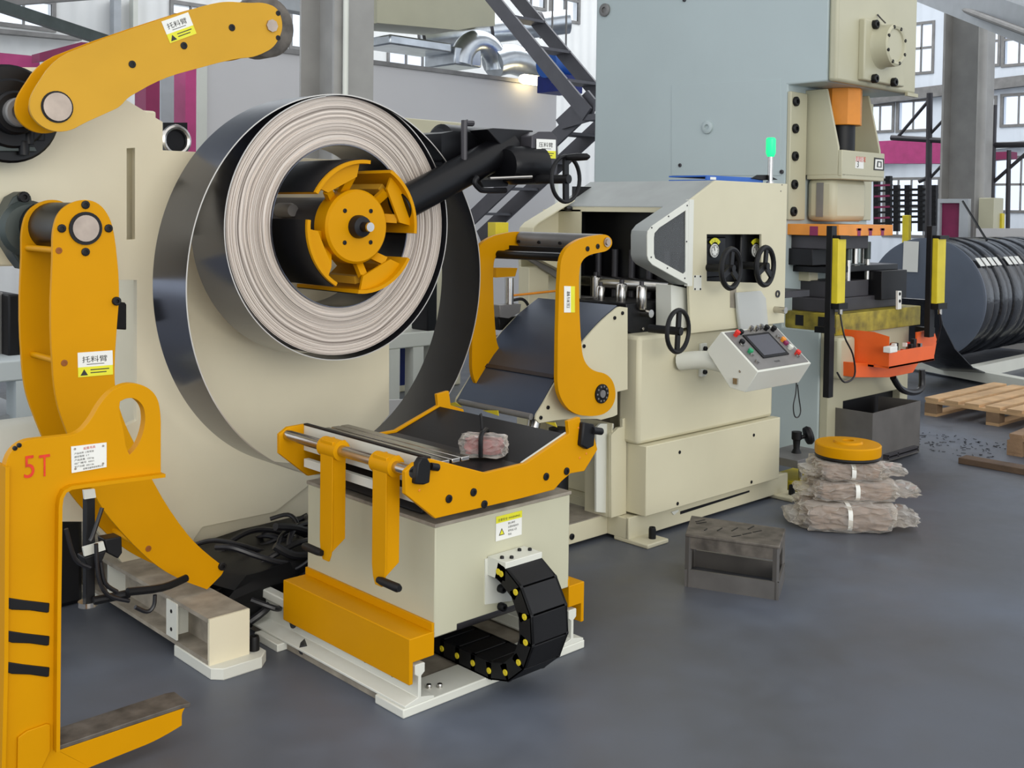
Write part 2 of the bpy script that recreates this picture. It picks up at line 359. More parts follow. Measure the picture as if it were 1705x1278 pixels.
# dark sill beams of the end wall, roof brace, eaves
def trimpx(n, pts, Y=None, X=None, th=.15, m='greybeam'):
    q = [P(a, b, X=X, Y=Y) for a, b in pts]; struct(n, MB().prism(q, (0, -th, 0) if Y else (-th, 0, 0)), m)
trimpx('trim_1', [(1440, 158), (1990, 92), (1990, 110), (1440, 176)], X=XE-.05, m='greymetal')
trimpx('trim_2', [(1440, 268), (1990, 200), (1990, 210), (1440, 276)], X=XE-.05, m='greybeam')
trimpx('trim_3', [(-40, 46), (130, 63), (130, 69), (-40, 54)], Y=YB-.05, m='greymetal')
trimpx('trim_4', [(183, 0), (195, 0), (195, 75), (183, 75)], Y=YB-.05, m='greybeam')
trimpx('trim_5', [(215, 0), (223, 0), (223, 75), (215, 75)], Y=YB-.05, m='white')
o = obj('roof_beam', MB().bar(P(1500, -40, X=13)*1.5-P(1760, 55, X=11)*.5, P(1760, 55, X=11)*2-P(1500, -40, X=13), .3, .35), 'greybeam'); tag(o, 'heavy grey roof girder crossing the top right corner', 'beam')
o = obj('roof_brace', MB().tube([P(1555, -3, X=12.5), P(1735, 64, X=10.5)*1.6-P(1555, -3, X=12.5)*.6], .035, 10), 'greymetal'); tag(o, 'thin round grey roof brace rod in the top right corner', 'brace')
o = obj('roof_brace', MB().bar(P(-30, 0, Y=12), P(180, 69, Y=12), .1, .12), 'castiron'); tag(o, 'dark diagonal roof brace crossing the window at top left', 'brace')
o = obj('roof_girder', MB().bar(P(-60, 8, Y=13.5), P(210, -12, Y=13.5), .15, .1), 'greymetal'); tag(o, 'slim dark girder along the top left edge above the window', 'beam')
o = obj('roof_girder', MB().bar(P(410, -12, Y=11), P(540, 12, Y=11), .2, .25), 'greybeam'); tag(o, 'grey girder meeting the left steel column behind the upper arm', 'beam')
def hcol(x, y, wd, dp, h, lab, rot=0):
    t = thing('steel_column', lab, 'column', (x, y, 0)); tf = .02
    b = MB().box(x-wd/2, x+wd/2, y-dp/2, y-dp/2+tf, 0, h); b.box(x-wd/2, x+wd/2, y+dp/2-tf, y+dp/2, 0, h); obj('flange', b, 'greycol', t)
    obj('web', MB().box(x-.01, x+.01, y-dp/2+tf, y+dp/2-tf, 0, h), 'greycol', t); return t
pc = P(560, 100, Y=6.6); t = hcol(pc.x, 6.6, .34, .44, 9, 'grey steel H column standing behind the big steel coil')
obj('drain_pipe', MB().cyl((pc.x-.1, 6.34, 0), (pc.x-.1, 6.34, 9), .02), 'white', t, smooth=True)
pc = P(1607, 330, X=14.6); t = thing('steel_column', 'grey steel H column standing behind the black film-wrapped coils', 'column', (14.6, pc.y, 0))
for s in (-1, 1): obj('flange', MB().box(14.6-.23, 14.6+.23, pc.y+s*.24-.014, pc.y+s*.24+.014, 0, 9), 'greycol', t)
obj('web', MB().box(14.59, 14.61, pc.y-.23, pc.y+.23, 0, 9), 'greycol', t)
obj('downpipe', MB().cyl((14.2, pc.y-.36, 0), (14.2, pc.y-.36, 9), .06), 'greycol', t, smooth=True)
# partition
YP = 10.2
a, b = P(334, 200, Y=YP), P(926, 200, Y=YP); zt = P(760, 125, Y=YP).z
struct('wall_middle', MB().box(a.x, b.x, YP, YP+.08, 0, zt), 'panel')
struct('trim_6', MB().box(a.x-.06, a.x+.05, YP-.04, YP+.09, 0, zt+.02), 'white')
struct('trim_7', MB().box(a.x, b.x, YP-.03, YP+.09, zt, zt+.05), 'greymetal')
struct('wall_far', MB().box(b.x+.5, b.x+4, 14, 14.1, 0, 3.1), 'white')
# duct work above the partition
t = thing('air_duct', 'long silver ventilation pipe above the grey partition', 'duct', P(820, 60, Y=11))
obj('pipe', MB().cyl(P(700, 66, Y=11.5), P(945, 36, Y=10.5), .17, .17), 'galv', t, smooth=True)
for f in (.0, .45, .8):
    p, q = P(700, 66, Y=11.5), P(945, 36, Y=10.5); c = p.lerp(q, f); obj('hanger_ring', MB().cyl(c, c+(q-p).normalized()*.04, .185), 'darkmetal', t, smooth=True)
t = thing('duct_run', 'boxy silver duct with elbow on top of the grey partition', 'duct', P(760, 95, Y=10.5))
obj('duct_section', MB().box(P(632, 90, Y=10.5).x, P(735, 90, Y=10.5).x, 10.3, 10.9, P(690, 84, Y=10.5).z, P(690, 68, Y=10.5).z), 'galv', t, bev=.02)
obj('duct_section', MB().box(P(740, 90, Y=10.5).x, P(785, 90, Y=10.5).x, 10.3, 10.9, P(760, 112, Y=10.5).z, P(760, 82, Y=10.5).z), 'galv', t, bev=.02)
c = P(798, 112, Y=10.4); obj('elbow', MB().tube([c+Vector((.32*cos(a_), 0, .32*sin(a_))) for a_ in [radians(x) for x in range(0, 181, 20)]], .15, 16), 'galv', t, smooth=True)
obj('flex_duct', MB().tube([P(820, 105, Y=10.4), P(850, 98, Y=10.4), P(890, 112, Y=10.4), P(912, 130, Y=10.4)], .2, 16), 'galv', t, smooth=True)
o = obj('work_lamp', MB().box(P(868, 131, Y=10.05).x+.1, P(868, 131, Y=10.05).x+.2, 10.06, 10.16, P(868, 131, Y=10.05).z-.02, P(868, 131, Y=10.05).z+.02).rings(P(868, 131, Y=10.05), P(868, 131, Y=10.05)+LX*.35, [(0, 0), (.05, 0), (.065, .05), (.065, .3), (.05, .35), (0, .35)]), 'lampwarm'); tag(o, 'small glowing lamp on the top edge of the grey partition', 'lamp')
o = obj('ceiling_bulkhead', MB().prism(PY([(628, -120), (824, -120), (824, 43), (800, 44), (762, 50), (628, 38)], 10), (0, .6, 0)), 'presscream'); tag(o, 'large beige bulkhead box hanging at the top above the ducts', 'duct box')
t = thing('fan_motor', 'blue fan motor seen between the steep stair rails', 'motor', P(928, 130, Y=9.5))
c = P(928, 108, Y=9.5); obj('housing', MB().rings(c-LX*.2, c+LX*.3, [(0, 0), (.18, 0), (.18, .12), (.14, .14), (.14, .4), (.1, .45), (0, .45)]), 'blue', t, smooth=True)
obj('mount', MB().box(c.x-.15, c.x+.25, 9.3, 9.7, c.z-.35, c.z-.14), 'navy', t)
for dx in (-.1, .15): obj('hanger_rod', MB().cyl((c.x+dx, 9.5, c.z+.12), (c.x+dx, 9.5, 9.0), .012), 'greymetal', t)
# stairs: two flights
t = thing('steel_staircase', 'grey steel staircase of two flights between coil and press', 'staircase', (8.4, 8, 0))
def flight(pa, pb, X0, X1, n, wd):
    A, B = P(*pa, X=X0), P(*pb, X=X0)
    for Xs in (X0, X1): obj('stringer', MB().bar(Vector((Xs, A.y, A.z)), Vector((Xs, B.y, B.z)), .03, wd), 'stair', t)
    for i in range(1, n):
        c = A.lerp(B, i/n); obj('tread', MB().box(X0, X1, c.y-.12, c.y+.12, c.z-.02, c.z+.01), 'stair', t)
flight((806, -20), (978, 190), 8.2, 8.66, 4, .16); flight((986, 172), (752, 395), 8.3, 8.75, 5, .17)
q = P(980, 190, X=8.2); obj('landing', MB().box(8.2, 8.9, q.y-.9, q.y+.1, q.z-.06, q.z), 'stair', t)
obj('gusset', MB().prism(PX([(925, 200), (978, 150), (990, 165), (985, 200), (935, 215)], 8.25), (.03, 0, 0)), 'stair', t)
for k in (0, .85): obj('support_leg', MB().box(8.75, 8.83, q.y-k-.05, q.y-k+.03, 0, q.z-.06), 'stair', t)
# magenta steelwork left
def slab(n, pts, Y, m, lab, cat, th=.2, ground=False):
    q = PY(pts, Y)
    if ground: q[2].z = q[3].z = 0; q[2].x = q[1].x; q[3].x = q[0].x
    o = obj(n, MB().prism(q, (0, th, 0)), m); tag(o, lab, cat); return o
slab('crane_beam', [(-60, 82), (66, 94), (66, 117), (-60, 105)], 11, 'pink', 'magenta horizontal beam at the left edge below the window', 'beam')
slab('crane_beam', [(66, 88), (135, 70), (170, 72), (160, 90), (66, 102)], 10.4, 'maroon', 'purple beam end sticking out above the upper yellow arm', 'beam')
slab('magenta_post', [(243, 120), (266, 120), (268, 330), (245, 330)], 8.2, 'maroon', 'dark magenta post behind the upper yellow arm, the left one', 'post', ground=True)
slab('magenta_post', [(309, 100), (327, 100), (329, 400), (311, 400)], 8.2, 'pink', 'bright magenta post beside the left end of the grey partition', 'post', ground=True)
slab('curtain_panel', [(268, 110), (309, 110), (309, 205), (268, 205)], 9.0, 'greybeam', 'grey hanging panel between the two magenta posts', 'panel', .03, True)
slab('dark_machine_block', [(272, 204), (312, 204), (312, 260), (272, 260)], 7.6, 'black', 'black machine block below the hanging grey panel', 'machine', .3, True)
c = P(293, 234, Y=7.577); o = obj('hose_coil', MB().tube([c+Vector((.1*cos(2*pi*i/24), 0, .1*sin(2*pi*i/24))) for i in range(24)], .022, 8, True), 'steel', smooth=True); tag(o, 'bright metal ring in front of the black block behind the decoiler', 'ring')
o = obj('cream_cabinet', MB().box(P(650, 210, Y=7.5).x, P(772, 210, Y=7.5).x, 7.5, 8.2, 0, P(700, 198, Y=7.5).z), 'cream', bev=.01); tag(o, 'cream cabinet standing behind the steel coil, top showing', 'cabinet')
# machine far left behind the decoiler, workbench frames
t = thing('lathe_bed', 'pale blue-grey machine with black gauge at the left edge', 'machine', P(20, 760, Y=6)+Vector((0, 0, -.2)))
obj('bed', MB().box(P(-80, 600, Y=6).x, P(60, 600, Y=6).x, 6, 6.7, P(20, 635, Y=6).z, P(20, 600, Y=6).z), 'farwall', t, bev=.01)
for px in (-60, 27): obj('leg', MB().box(P(px, 700, Y=6).x, P(px, 700, Y=6).x+.13, 6, 6.15, 0, P(20, 635, Y=6).z), 'farwall', t)
obj('headstock', MB().box(P(-80, 500, Y=6.3).x, P(8, 500, Y=6.3).x, 6.3, 6.7, P(0, 598, Y=6.3).z, P(0, 485, Y=6.3).z), 'greymetal', t, bev=.02)
obj('tailstock', MB().box(P(14, 500, Y=6.2).x, P(34, 500, Y=6.2).x, 6.2, 6.5, P(20, 598, Y=6.2).z, P(20, 490, Y=6.2).z), 'black', t, bev=.01)
obj('chip_tray', MB().box(P(-80, 700, Y=6.1).x, P(62, 700, Y=6.1).x, 6.1, 6.8, P(20, 770, Y=6.1).z, P(20, 690, Y=6.1).z), 'greybeam', t)
c = P(38, 712, Y=5.6); obj('gauge', MB().rings(c, c+FR*.06, [(0, 0), (.05, 0), (.055, .05), (.045, .06), (0, .05)]), 'rubber', t, smooth=True)
obj('gauge_stem', MB().cyl(c-LZ*.18, c, .015), 'greymetal', t)
t = thing('work_bench', 'white steel bench seen between coil plate and black strip', 'bench', P(700, 690, Y=6.4)+Vector((0, 0, -.2)))
z0 = P(700, 577, Y=6.4).z; z1 = P(700, 552, Y=6.4).z; x0, x1 = P(640, 600, Y=6.4).x, P(790, 600, Y=6.4).x
obj('bench_top', MB().box(x0, x1, 6.4, 7.0, z0, z1), 'white', t, bev=.01)
for px in (648, 688, 716): q = P(px, 600, Y=6.4); obj('leg', MB().box(q.x, q.x+.1, 6.4, 6.5, 0, z0), 'white', t)
obj('blue_panel', MB().box(P(662, 600, Y=6.8).x, P(690, 600, Y=6.8).x, 6.8, 6.84, P(680, 640, Y=6.8).z, z0), 'navy', t)
obj('vice', MB().box(P(712, 520, Y=6.4).x, P(728, 520, Y=6.4).x, 6.4, 6.6, z1, P(712, 460, Y=6.4).z), 'black', t, bev=.01)
slab('floor_tarpaulin', [(640, 666), (700, 664), (700, 695), (640, 702)], 5.8, 'panel', 'pale sheet leaning low behind the decoiler plate', 'sheet', .02)
# things at far right
def rod(name, pts, X, r, m, lab, cat): o = obj(name, MB().tube([P(a, b, X=X) for a, b in pts], r, 8), m); tag(o, lab, cat)
t = thing('jib_crane', 'dark blue jib crane frame left of the right steel column', 'crane', P(1548, 420, X=15)*1)
for pts, r in (([(1548, 155), (1546, 420)], .045), ([(1546, 168), (1495, 228)], .025), ([(1484, 229), (1590, 235)], .04), ([(1547, 225), (1580, 190)], .022), ([(1545, 300), (1575, 268)], .022), ([(1530, 302), (1546, 295)], .03)):
    obj('brace' if r < .042 else 'mast', MB().tube([Vector((P(a, b, X=15).x, P(a, b, X=15).y, 0 if b == 420 else P(a, b, X=15).z)) for a, b in pts], r, 8), 'darkmetal', t, smooth=True)
t = thing('jib_crane', 'dark blue jib crane frame right of the right steel column', 'crane', P(1652, 420, X=15)*1)
for pts, r in (([(1655, 175), (1648, 420)], .045), ([(1655, 193), (1635, 212)], .025), ([(1636, 242), (1720, 240)], .04), ([(1652, 305), (1720, 245)], .025), ([(1680, 250), (1678, 380)], .03)):
    obj('brace' if r < .042 else 'mast', MB().tube([Vector((P(a, b, X=15).x, P(a, b, X=15).y, 0 if b == 420 else P(a, b, X=15).z)) for a, b in pts], r, 8), 'darkmetal', t, smooth=True)
o = obj('mezzanine_beam', MB().prism([P(a, b, X=19) for a, b in [(1460, 235), (1570, 230), (1570, 272), (1460, 272)]], (.3, 0, 0)), 'pink'); tag(o, 'magenta beam seen right of the press slide', 'beam')
o = obj('mezzanine_beam', MB().prism([P(a, b, X=19) for a, b in [(1630, 254), (1682, 252), (1682, 264), (1630, 268)]], (.3, 0, 0)), 'maroon'); tag(o, 'dark magenta beam right of the right steel column', 'beam')
t = thing('mould_rack', 'black rack of stacked frames beyond the press', 'rack', P(1520, 400, X=16)*1)
for i in range(7): obj('shelf_bar', MB().bar(P(1487, 316+9*i, X=16), P(1560, 315+9*i, X=16), .1, .035), 'black', t)
for px in (1493, 1512, 1534, 1556): obj('upright', MB().bar(P(px, 308, X=16), P(px, 385, X=16), .08, .08, up=(1, 0, 0)), 'black', t)
t = thing('mould_rack', 'slim black rack right behind the press slide', 'rack', P(1475, 400, X=16)*1)
for i in range(9): obj('shelf_bar', MB().bar(P(1458, 300+9*i, X=16), P(1484, 299+9*i, X=16), .1, .03), 'maroon' if i % 2 else 'black', t)
for px in (1460, 1480): obj('upright', MB().bar(P(px, 293, X=16), P(px, 385, X=16), .08, .08, up=(1, 0, 0)), 'black', t)
t = thing('wall_cabinet', 'grey framed cabinet with dark red door at the column foot', 'cabinet', P(1590, 400, X=13.95)*1)
q = [P(a, b, X=13.95) for a, b in ((1566, 331), (1617, 331), (1617, 400), (1566, 400))]; h = [P(a, b, X=13.95) for a, b in ((1570, 338), (1602, 338), (1602, 400), (1570, 400))]
q[2].z = q[3].z = 0; h[2].z = h[3].z = .02
obj('frame', MB().prism(q, (-.08, 0, 0), [h[:2]+[Vector((13.95, h[1].y, .1)), Vector((13.95, h[0].y, .1))]]), 'greybeam', t); obj('door', MB().prism(h, (-.02, 0, 0)), 'maroon', t)
q = [P(a, b, X=14) for a, b in ((1630, 329), (1655, 329), (1655, 378), (1628, 378))]; q[2] = Vector((14, q[1].y, 0)); q[3] = Vector((14, q[0].y, 0))
o = obj('control_cabinet', MB().prism(q, (.3, 0, 0)), 'presscream', bev=.01); tag(o, 'beige cabinet right of the right steel column', 'cabinet')
q = [P(a, b, X=13.5) for a, b in ((1625, 380), (1850, 380), (1850, 402), (1625, 402))]; q[2].z = q[3].z = 0
o = obj('white_plinth', MB().prism(q, (.3, 0, 0)), 'panel'); tag(o, 'low pale wall behind the black coils at the right edge', 'plinth')
for a, lab in (((1660, 355, 1669, 398), 'yellow post behind the black coils near the right edge'), ((1502, 358, 1513, 395), 'slanted yellow post behind the black coil, left of the mast')):
    a = a; q = [P(a[0], a[1], X=14.2), P(a[2], a[1], X=14.2), P(a[2]+2, a[3], X=14.2), P(a[0]+2, a[3], X=14.2)]
    q[2].z = q[3].z = 0
    o = obj('safety_post', MB().prism(q, (.08, 0, 0)), 'lemon', bev=.01); tag(o, lab, 'post')
# wrapped slit coils
XC = 10.925; c0 = Vector((XC, 5.202, .74)); R0 = .64
t = thing('wrapped_coil_row', 'row of black film-wrapped steel coils lying on white skid', 'coil', (XC+1, 5.2, .1))
obj('end_disc', MB().rings(c0, c0+LX, [(0, -.012), (R0-.03, -.012), (R0-.005, 0), (R0-.005, .02)], 64), 'coilend', t, smooth=True)
x = 0
for i in range(13):
    wd = .16 if i % 4 else .24; rr = R0+random.uniform(-.02, .012)
    obj('wrapped_coil', MB().rings(c0+LX*x, c0+LX*(x+1), [(0, .0), (rr-.03, 0), (rr-.006, .012), (rr, .04), (rr, wd-.04), (rr-.006, wd-.012), (rr-.03, wd), (0, wd)], 56), 'filmblack', t, smooth=True); x += wd
q = [P(a, b, X=XC-.02) for a, b in ((1505, 401), (1530, 402), (1528, 453), (1503, 452))]; obj('paper_label', MB().prism(q, (-.004, 0, 0)), 'paper', t)
for i in range(8):
    a_ = radians(128); xx = XC+.12+.14*i; n_ = Vector((0, cos(a_), sin(a_))); n_ = Vector((0, -cos(radians(38)), sin(radians(38)))); cc = Vector((xx, 5.202, .74))+n_*(R0+.012)
    if i in (4,): continue
    obj('paper_label', MB().obox(cc, LX*.05, n_.cross(LX)*.05, n_*.002), 'paper', t)
obj('skid', MB().box(XC-.3, XC+2.4, 4.55, 4.65, .0, .12).box(XC-.3, XC+2.4, 5.75, 5.85, 0, .12), 'white', t)
o = obj('white_channel', MB().bar(P(1500, 600, Z=.08), P(1790, 655, Z=.08), .12, .1), 'white'); tag(o, 'long white steel channel on the floor before the black coils', 'channel')
rodp = [P(1603, 335, X=11.3), P(1643, 400, X=10.9)]
o = obj('sling_rope', MB().tube(rodp, .012, 6), 'black'); tag(o, 'thin black line slanting down onto the black coils', 'rope')
# pallets
def pallet(c, rot, L, W, lab, m='wood', mat2='oldwood'):
    t = thing('wooden_pallet', lab, 'pallet', c, None); R = Matrix.Rotation(rot, 3, 'Z'); ex, ey = R @ LX, R @ LY; c = Vector(c)
    for j in range(7): obj('deck_board', MB().obox(c+ey*(W*(j-3)/6.6)+LZ*.135, ex*L/2, ey*W*.052, LZ*.011), m, t)
    for j in (-1, 0, 1):
        obj('stringer', MB().obox(c+ex*(L*.46*j)+LZ*.113, ex*.05, ey*W/2, LZ*.011), m, t)
        for k in (-1, 0, 1): obj('block', MB().obox(c+ex*(L*.46*j)+ey*(W*.46*k)+LZ*.062, ex*.05, ey*.05, LZ*.04), mat2, t)
        obj('bottom_board', MB().obox(c+ey*(W*.46*j)+LZ*.011, ex*L/2, ey*.05, LZ*.011), m, t)
    return t
A, B = P(1548, 697, Z=0), P(1640, 718, Z=0)
pallet((9.02, 3.42, 0), radians(-1.5), 1.25, 1.08, 'pale wooden pallet lying in front of the black coils')
pc_ = P(1648, 752, Z=0)
pallet((pc_.x+.62, pc_.y-.5, 0), radians(3), 1.2, .8, 'weathered wooden pallet at the right edge carrying a black part', 'oldwood')
t = thing('black_parts', 'black metal part lying on the weathered pallet', 'machine part', (pc_.x+.6, pc_.y-.4, .146)); obj('body', MB().box(pc_.x+.25, pc_.x+.8, pc_.y-.65, pc_.y-.2, .147, .19), 'black', t, bev=.01); obj('rib', MB().box(pc_.x+.35, pc_.x+.7, pc_.y-.55, pc_.y-.3, .19, .22), 'black', t, bev=.01)
M['darkwood'] = mat('dark old timber', (88, 70, 54), .85, var=.25, scale=6, bump=.2)
o = obj('wood_beam', MB().bar(P(1602, 764, Z=.02), P(1760, 792, Z=.02), .12, .04), 'darkwood', bev=.004); tag(o, 'old brown timber on the floor before the weathered pallet', 'timber')
# ================================================================ DECOILER
CXc, CZc = 2.508, 1.53
t = thing('decoiler', 'big cream decoiler with yellow coil arms carrying the steel coil', 'decoiler', (2.2, 4.2, 0)); dec = t
YPL = 4.1
outl = [(-90, 112), (150, 112), (205, 163), (271, 203), (271, 250), (330, 253), (480, 262), (648, 270), (648, 690), (622, 722), (458, 852), (337, 877), (318, 905), (258, 940), (204, 937), (150, 868), (85, 868), (85, 760), (228, 700), (228, 466), (219, 466), (60, 466), (30, 440), (0, 398), (-90, 300)]
slot = [(211, 247), (225, 246), (225, 398), (211, 399)]
obj('side_plate', MB().prism(PY(outl, YPL), (0, .03, 0), [PY(slot, YPL)]), 'decpaint', t, bev=.003)
p0, p1 = P(240, 300, Y=YPL), P(640, 700, Y=YPL)
obj('housing', MB().box(p0.x+.12, p1.x-.25, YPL+.03, YPL+.75, .2, p0.z-.05), 'decpaint', t, bev=.01)
p0, p1 = P(-90, 130, Y=YPL), P(221, 440, Y=YPL)
obj('arm_tower', MB().box(p0.x, p1.x+.14, YPL+.09, YPL+.4, p1.z, p0.z-.05), 'decpaint', t, bev=.01)
# I-shaped base beam with end plate
def beam(x0, x1, y0, y1):
    b = MB().box(x0, x1, y0+.01, y1, .185, .2).box(x0, x1, y0+.01, y1, .04, .055).box((x0+x1)/2-.006, (x0+x1)/2+.006, y0+.01, y1, .05, .19)
    bb = obj('base_beam', b, 'browncream', t)
    obj('end_plate', MB().box(x0, x1, y0, y0+.012, .04, .2), 'decpaint', bb)
    for yy in (3.62, 4.15): obj('stiffener', MB().box(x0+.002, x0+.008+.07, yy, yy+.012, .055, .185), 'white', bb)
    fx0, fx1, fy = x0-.005, x1+.06, y0-.05
    obj('foot_plate', MB().prism([(fx0, fy+.03, 0), (fx0+.03, fy, 0), (fx1-.04, fy, 0), (fx1, fy+.04, 0), (fx1, fy+.3, 0), (fx0, fy+.3, 0)], (0, 0, .04)), 'white', bb, bev=.003)
    obj('foot_plate', MB().box(x0-.03, x1, y0+.95, y0+1.2, 0.0, .04), 'white', bb, bev=.004)
    bolts(bb, [(x1+.03, y0+.02, .04)], (0, 0, 1), .019, .05, 'rubber', 'levelling_bolt')
beam(1.777, 1.93, 3.33, 5.1); beam(3.08, 3.23, 3.5, 5.1)
obj('clamp_plate', MB().box(1.772, 1.778, 3.56, 3.64, .06, .19), 'white', t)
bolts(t, [(1.772, 3.6, .155), (1.772, 3.6, .09)], (-1, 0, 0), .007, .002)
obj('cross_beam', MB().box(1.93, 3.08, 4.15, 4.3, .04, .2), 'decpaint', t, bev=.004)
# mandrel
HY = 3.49
obj('hub_disc', MB().rings((CXc, 3.6, CZc), (CXc, 3.5, CZc), [(0, 0), (.147, 0), (.147, .075), (.138, .085), (0, .085)], 48), 'yellow', t, smooth=True)
a4 = [45, 135, 225, 315]
bolts(t, [(CXc+.088*cos(radians(a)), 3.515, CZc+.088*sin(radians(a))) for a in a4], (0, -1, 0), .009, .003, 'rubber')
obj('mandrel_shaft', MB().rings((CXc, 4.1, CZc), (CXc, 3.4, CZc), [(0, 0), (.09, 0), (.09, .48), (.046, .5), (.046, .6), (.04, .62), (.02, .625), (.018, .66), (0, .663)], 24), 'black', t, smooth=True)
obj('shaft_end', MB().cyl((CXc, 3.47, CZc), (CXc, 3.43, CZc), .018), 'steel', t, smooth=True)
for k, a in enumerate((27, 117, 207, 297)):
    R_ = .262; out = arc(CXc, CZc, R_, a-33, a+33, 14, Y=3.47); inn = arc(CXc, CZc, R_-.014, a+33, a-33, 14, Y=3.47)
    sg = obj('mandrel_segment', MB().prism(out+inn, (0, .44, 0)), 'yellow', t, smooth=True)
    def pp(r, d, Y): return Vector((CXc+r*cos(radians(a+d)), Y, CZc+r*sin(radians(a+d))))
    ol = arc(CXc, CZc, R_+.004, a-33, a+33, 14, Y=3.485)+arc(CXc, CZc, R_, a+33, a-33, 14, Y=3.485); obj('segment_liner', MB().prism(ol, (0, .42, 0)), 'black', sg, smooth=True)
    web = arc(CXc, CZc, R_-.012, a-26, a+26, 10, Y=3.50)+[pp(.20, 22, 3.50), pp(.196, -22, 3.50)]
    obj('segment_web', MB().prism(web, (0, .012, 0)), 'yellow', sg)
    for d in (-18, 18):
        e1, e2 = pp(.2, d, 3.52), pp(.13, d*.6, 3.58); obj('wedge_link', MB().bar(e1, e2, .035, .02, up=(0, 1, 0)), 'yellow', sg)
        obj('slide_block', MB().bar(pp(.215, d, 3.56), pp(.215, d, 3.88), .03, .03, up=pp(1, d, 3.5)-Vector((CXc, 3.5, CZc))), 'yellow2', sg)
obj('mandrel_drum', MB().rings((CXc, 3.62, CZc), (CXc, 4.1, CZc), [(0, 0), (.115, 0), (.115, .48), (0, .48)], 24), 'maroon' if 0 else 'darkmetal', t, smooth=True)
obj('bore_motor', MB().rings(P(488, 350, Y=3.8), P(488, 350, Y=3.8)+LY*.1, [(0, 0), (.025, 0), (.03, .02), (.03, .1), (0, .1)]), 'greymetal', t, smooth=True)
# arms
def arm_plate(pts, Y, dY, name, m, parent): return obj(name, MB().prism(PY(pts, Y), (0, dY, 0)), m, parent, bev=.002)
UA = [(92, 96), (180, 62), (250, 38), (318, 16), (345, 8), (375, 2), (415, 5), (440, 4), (460, 12), (468, 26), (471, 45), (466, 62), (455, 80), (425, 95), (397, 97), (362, 105), (270, 130), (212, 163), (200, 178), (140, 205), (115, 219), (85, 219), (62, 205), (50, 187), (50, 165), (58, 148)]
UA = rnd_out(UA)
ua = obj('upper_arm', MB().prism(PY(UA, 3.60), (0, .014, 0)), 'yellow2', t, bev=.002)
off = Vector((0, .13, 0)); obj('back_plate', MB().prism([q+off for q in PY(UA, 3.60)], (0, .014, 0)), 'yellow', ua, bev=.002)
cp = P(95, 178, Y=3.6); obj('pivot_pin', MB().cyl(cp+FR*.008, cp+LY*.5, .046, n=28), 'brushed', ua, smooth=True)
obj('pivot_ring', MB().rings(cp+FR*.003, cp, [(.046, 0), (.052, 0), (.052, .01), (.046, .01)], 28), 'rubber', ua, smooth=True)
cp = P(452, 43, Y=3.6); obj('tip_roller', MB().rings(cp+LY*.02, cp+LY*.13, [(0, 0), (.1, 0), (.115, .01), (.115, .1), (.1, .11), (0, .11)], 36), 'plate_steel', ua, smooth=True)
obj('roller_pin', MB().cyl(cp+FR*.008, cp+LY*.15, .024, n=8), 'brushed', ua)
bolts(ua, PY([(220, 107), (306, 76), (386, 46)], 3.6), (0, -1, 0), .013, .003, 'rubber')
bolts(ua, PY([(463, 22), (463, 63)], 3.6), (0, -1, 0), .01, .002, 'black')
d1 = (P(318, 16, Y=3.6)-P(250, 38, Y=3.6)).normalized(); upd = Vector((-d1.z, 0, d1.x))
def small_label(par, o, xd, up, wd, ht, s):   # label as sub-parts of an arm
    xd, up = xd.normalized(), up.normalized(); nn = xd.cross(up)
    obj('warning_label', MB().obox(o+xd*wd/2+up*(ht*.7)+nn*.0008, xd*wd/2, up*ht*.3, nn*.0008), 'paper', par)
    obj('label_band', MB().obox(o+xd*wd/2+up*(ht*.2)+nn*.0008, xd*wd/2, up*ht*.2, nn*.0008), 'labelyellow', par)
    text(par, s, o+xd*wd*.12+up*(ht*.6)+nn*.0018, xd, up, ht*.28, fit=wd*.72)
    tt = MB(); c = o+xd*wd*.17+up*ht*.06+nn*.0018; sz = ht*.28; tt.prism([c-xd*sz*.55, c+xd*sz*.55, c+up*sz*.9], nn*.0003)
    tt.obox(o+xd*wd*.62+up*ht*.27+nn*.0018, xd*wd*.27, up*ht*.02, nn*.0002); tt.obox(o+xd*wd*.58+up*ht*.15+nn*.0018, xd*wd*.23, up*ht*.02, nn*.0002); tt.obox(o+xd*wd*.5+up*ht*.5+nn*.0018, xd*wd*.25, up*ht*.012, nn*.0002)
    obj('label_print', tt, 'ink', par)
o0 = P(283, 72, Y=3.6); o1 = P(327, 56, Y=3.6); o2 = P(268, 36, Y=3.6)
small_label(ua, o0, o1-o0, Vector((-(o1-o0).z, 0, (o1-o0).x)), (o1-o0).length, (o2-o0).length, '托料臂')
LA = [(88, 430), (88, 385), (97, 354), (118, 337), (145, 331), (168, 340), (185, 365), (192, 400), (197, 450), (199, 490), (195, 540), (191, 600), (191, 650), (205, 700), (235, 760), (262, 815), (290, 860), (320, 899), (345, 922), (374, 944), (371, 955), (345, 981), (300, 965), (260, 942), (215, 900), (172, 850), (152, 812), (130, 765), (112, 720), (97, 680), (90, 640), (85, 560), (85, 500)]
LA = rnd_out(LA)
la = obj('lower_arm', MB().prism(PY(LA, 3.58), (0, .016, 0)), 'yellow', t, bev=.002)
off = Vector((0, .28, 0)); obj('back_plate', MB().prism([q+off for q in PY(LA, 3.58)], (0, .016, 0)), 'yellow', la, bev=.002)
cp = P(142, 380, Y=3.58)
obj('pivot_pin', MB().cyl(cp+FR*.008, cp+LY*.01, .044, n=28), 'brushed', la, smooth=True)
obj('pivot_ring', MB().rings(cp+FR*.006, cp, [(.044, 0), (.055, 0), (.055, .01), (.044, .01)], 28), 'rubber', la, smooth=True)
obj('pivot_drum', MB().cyl(cp+LY*.016, cp+LY*.52, .085, n=32), 'blackgloss', la, smooth=True)
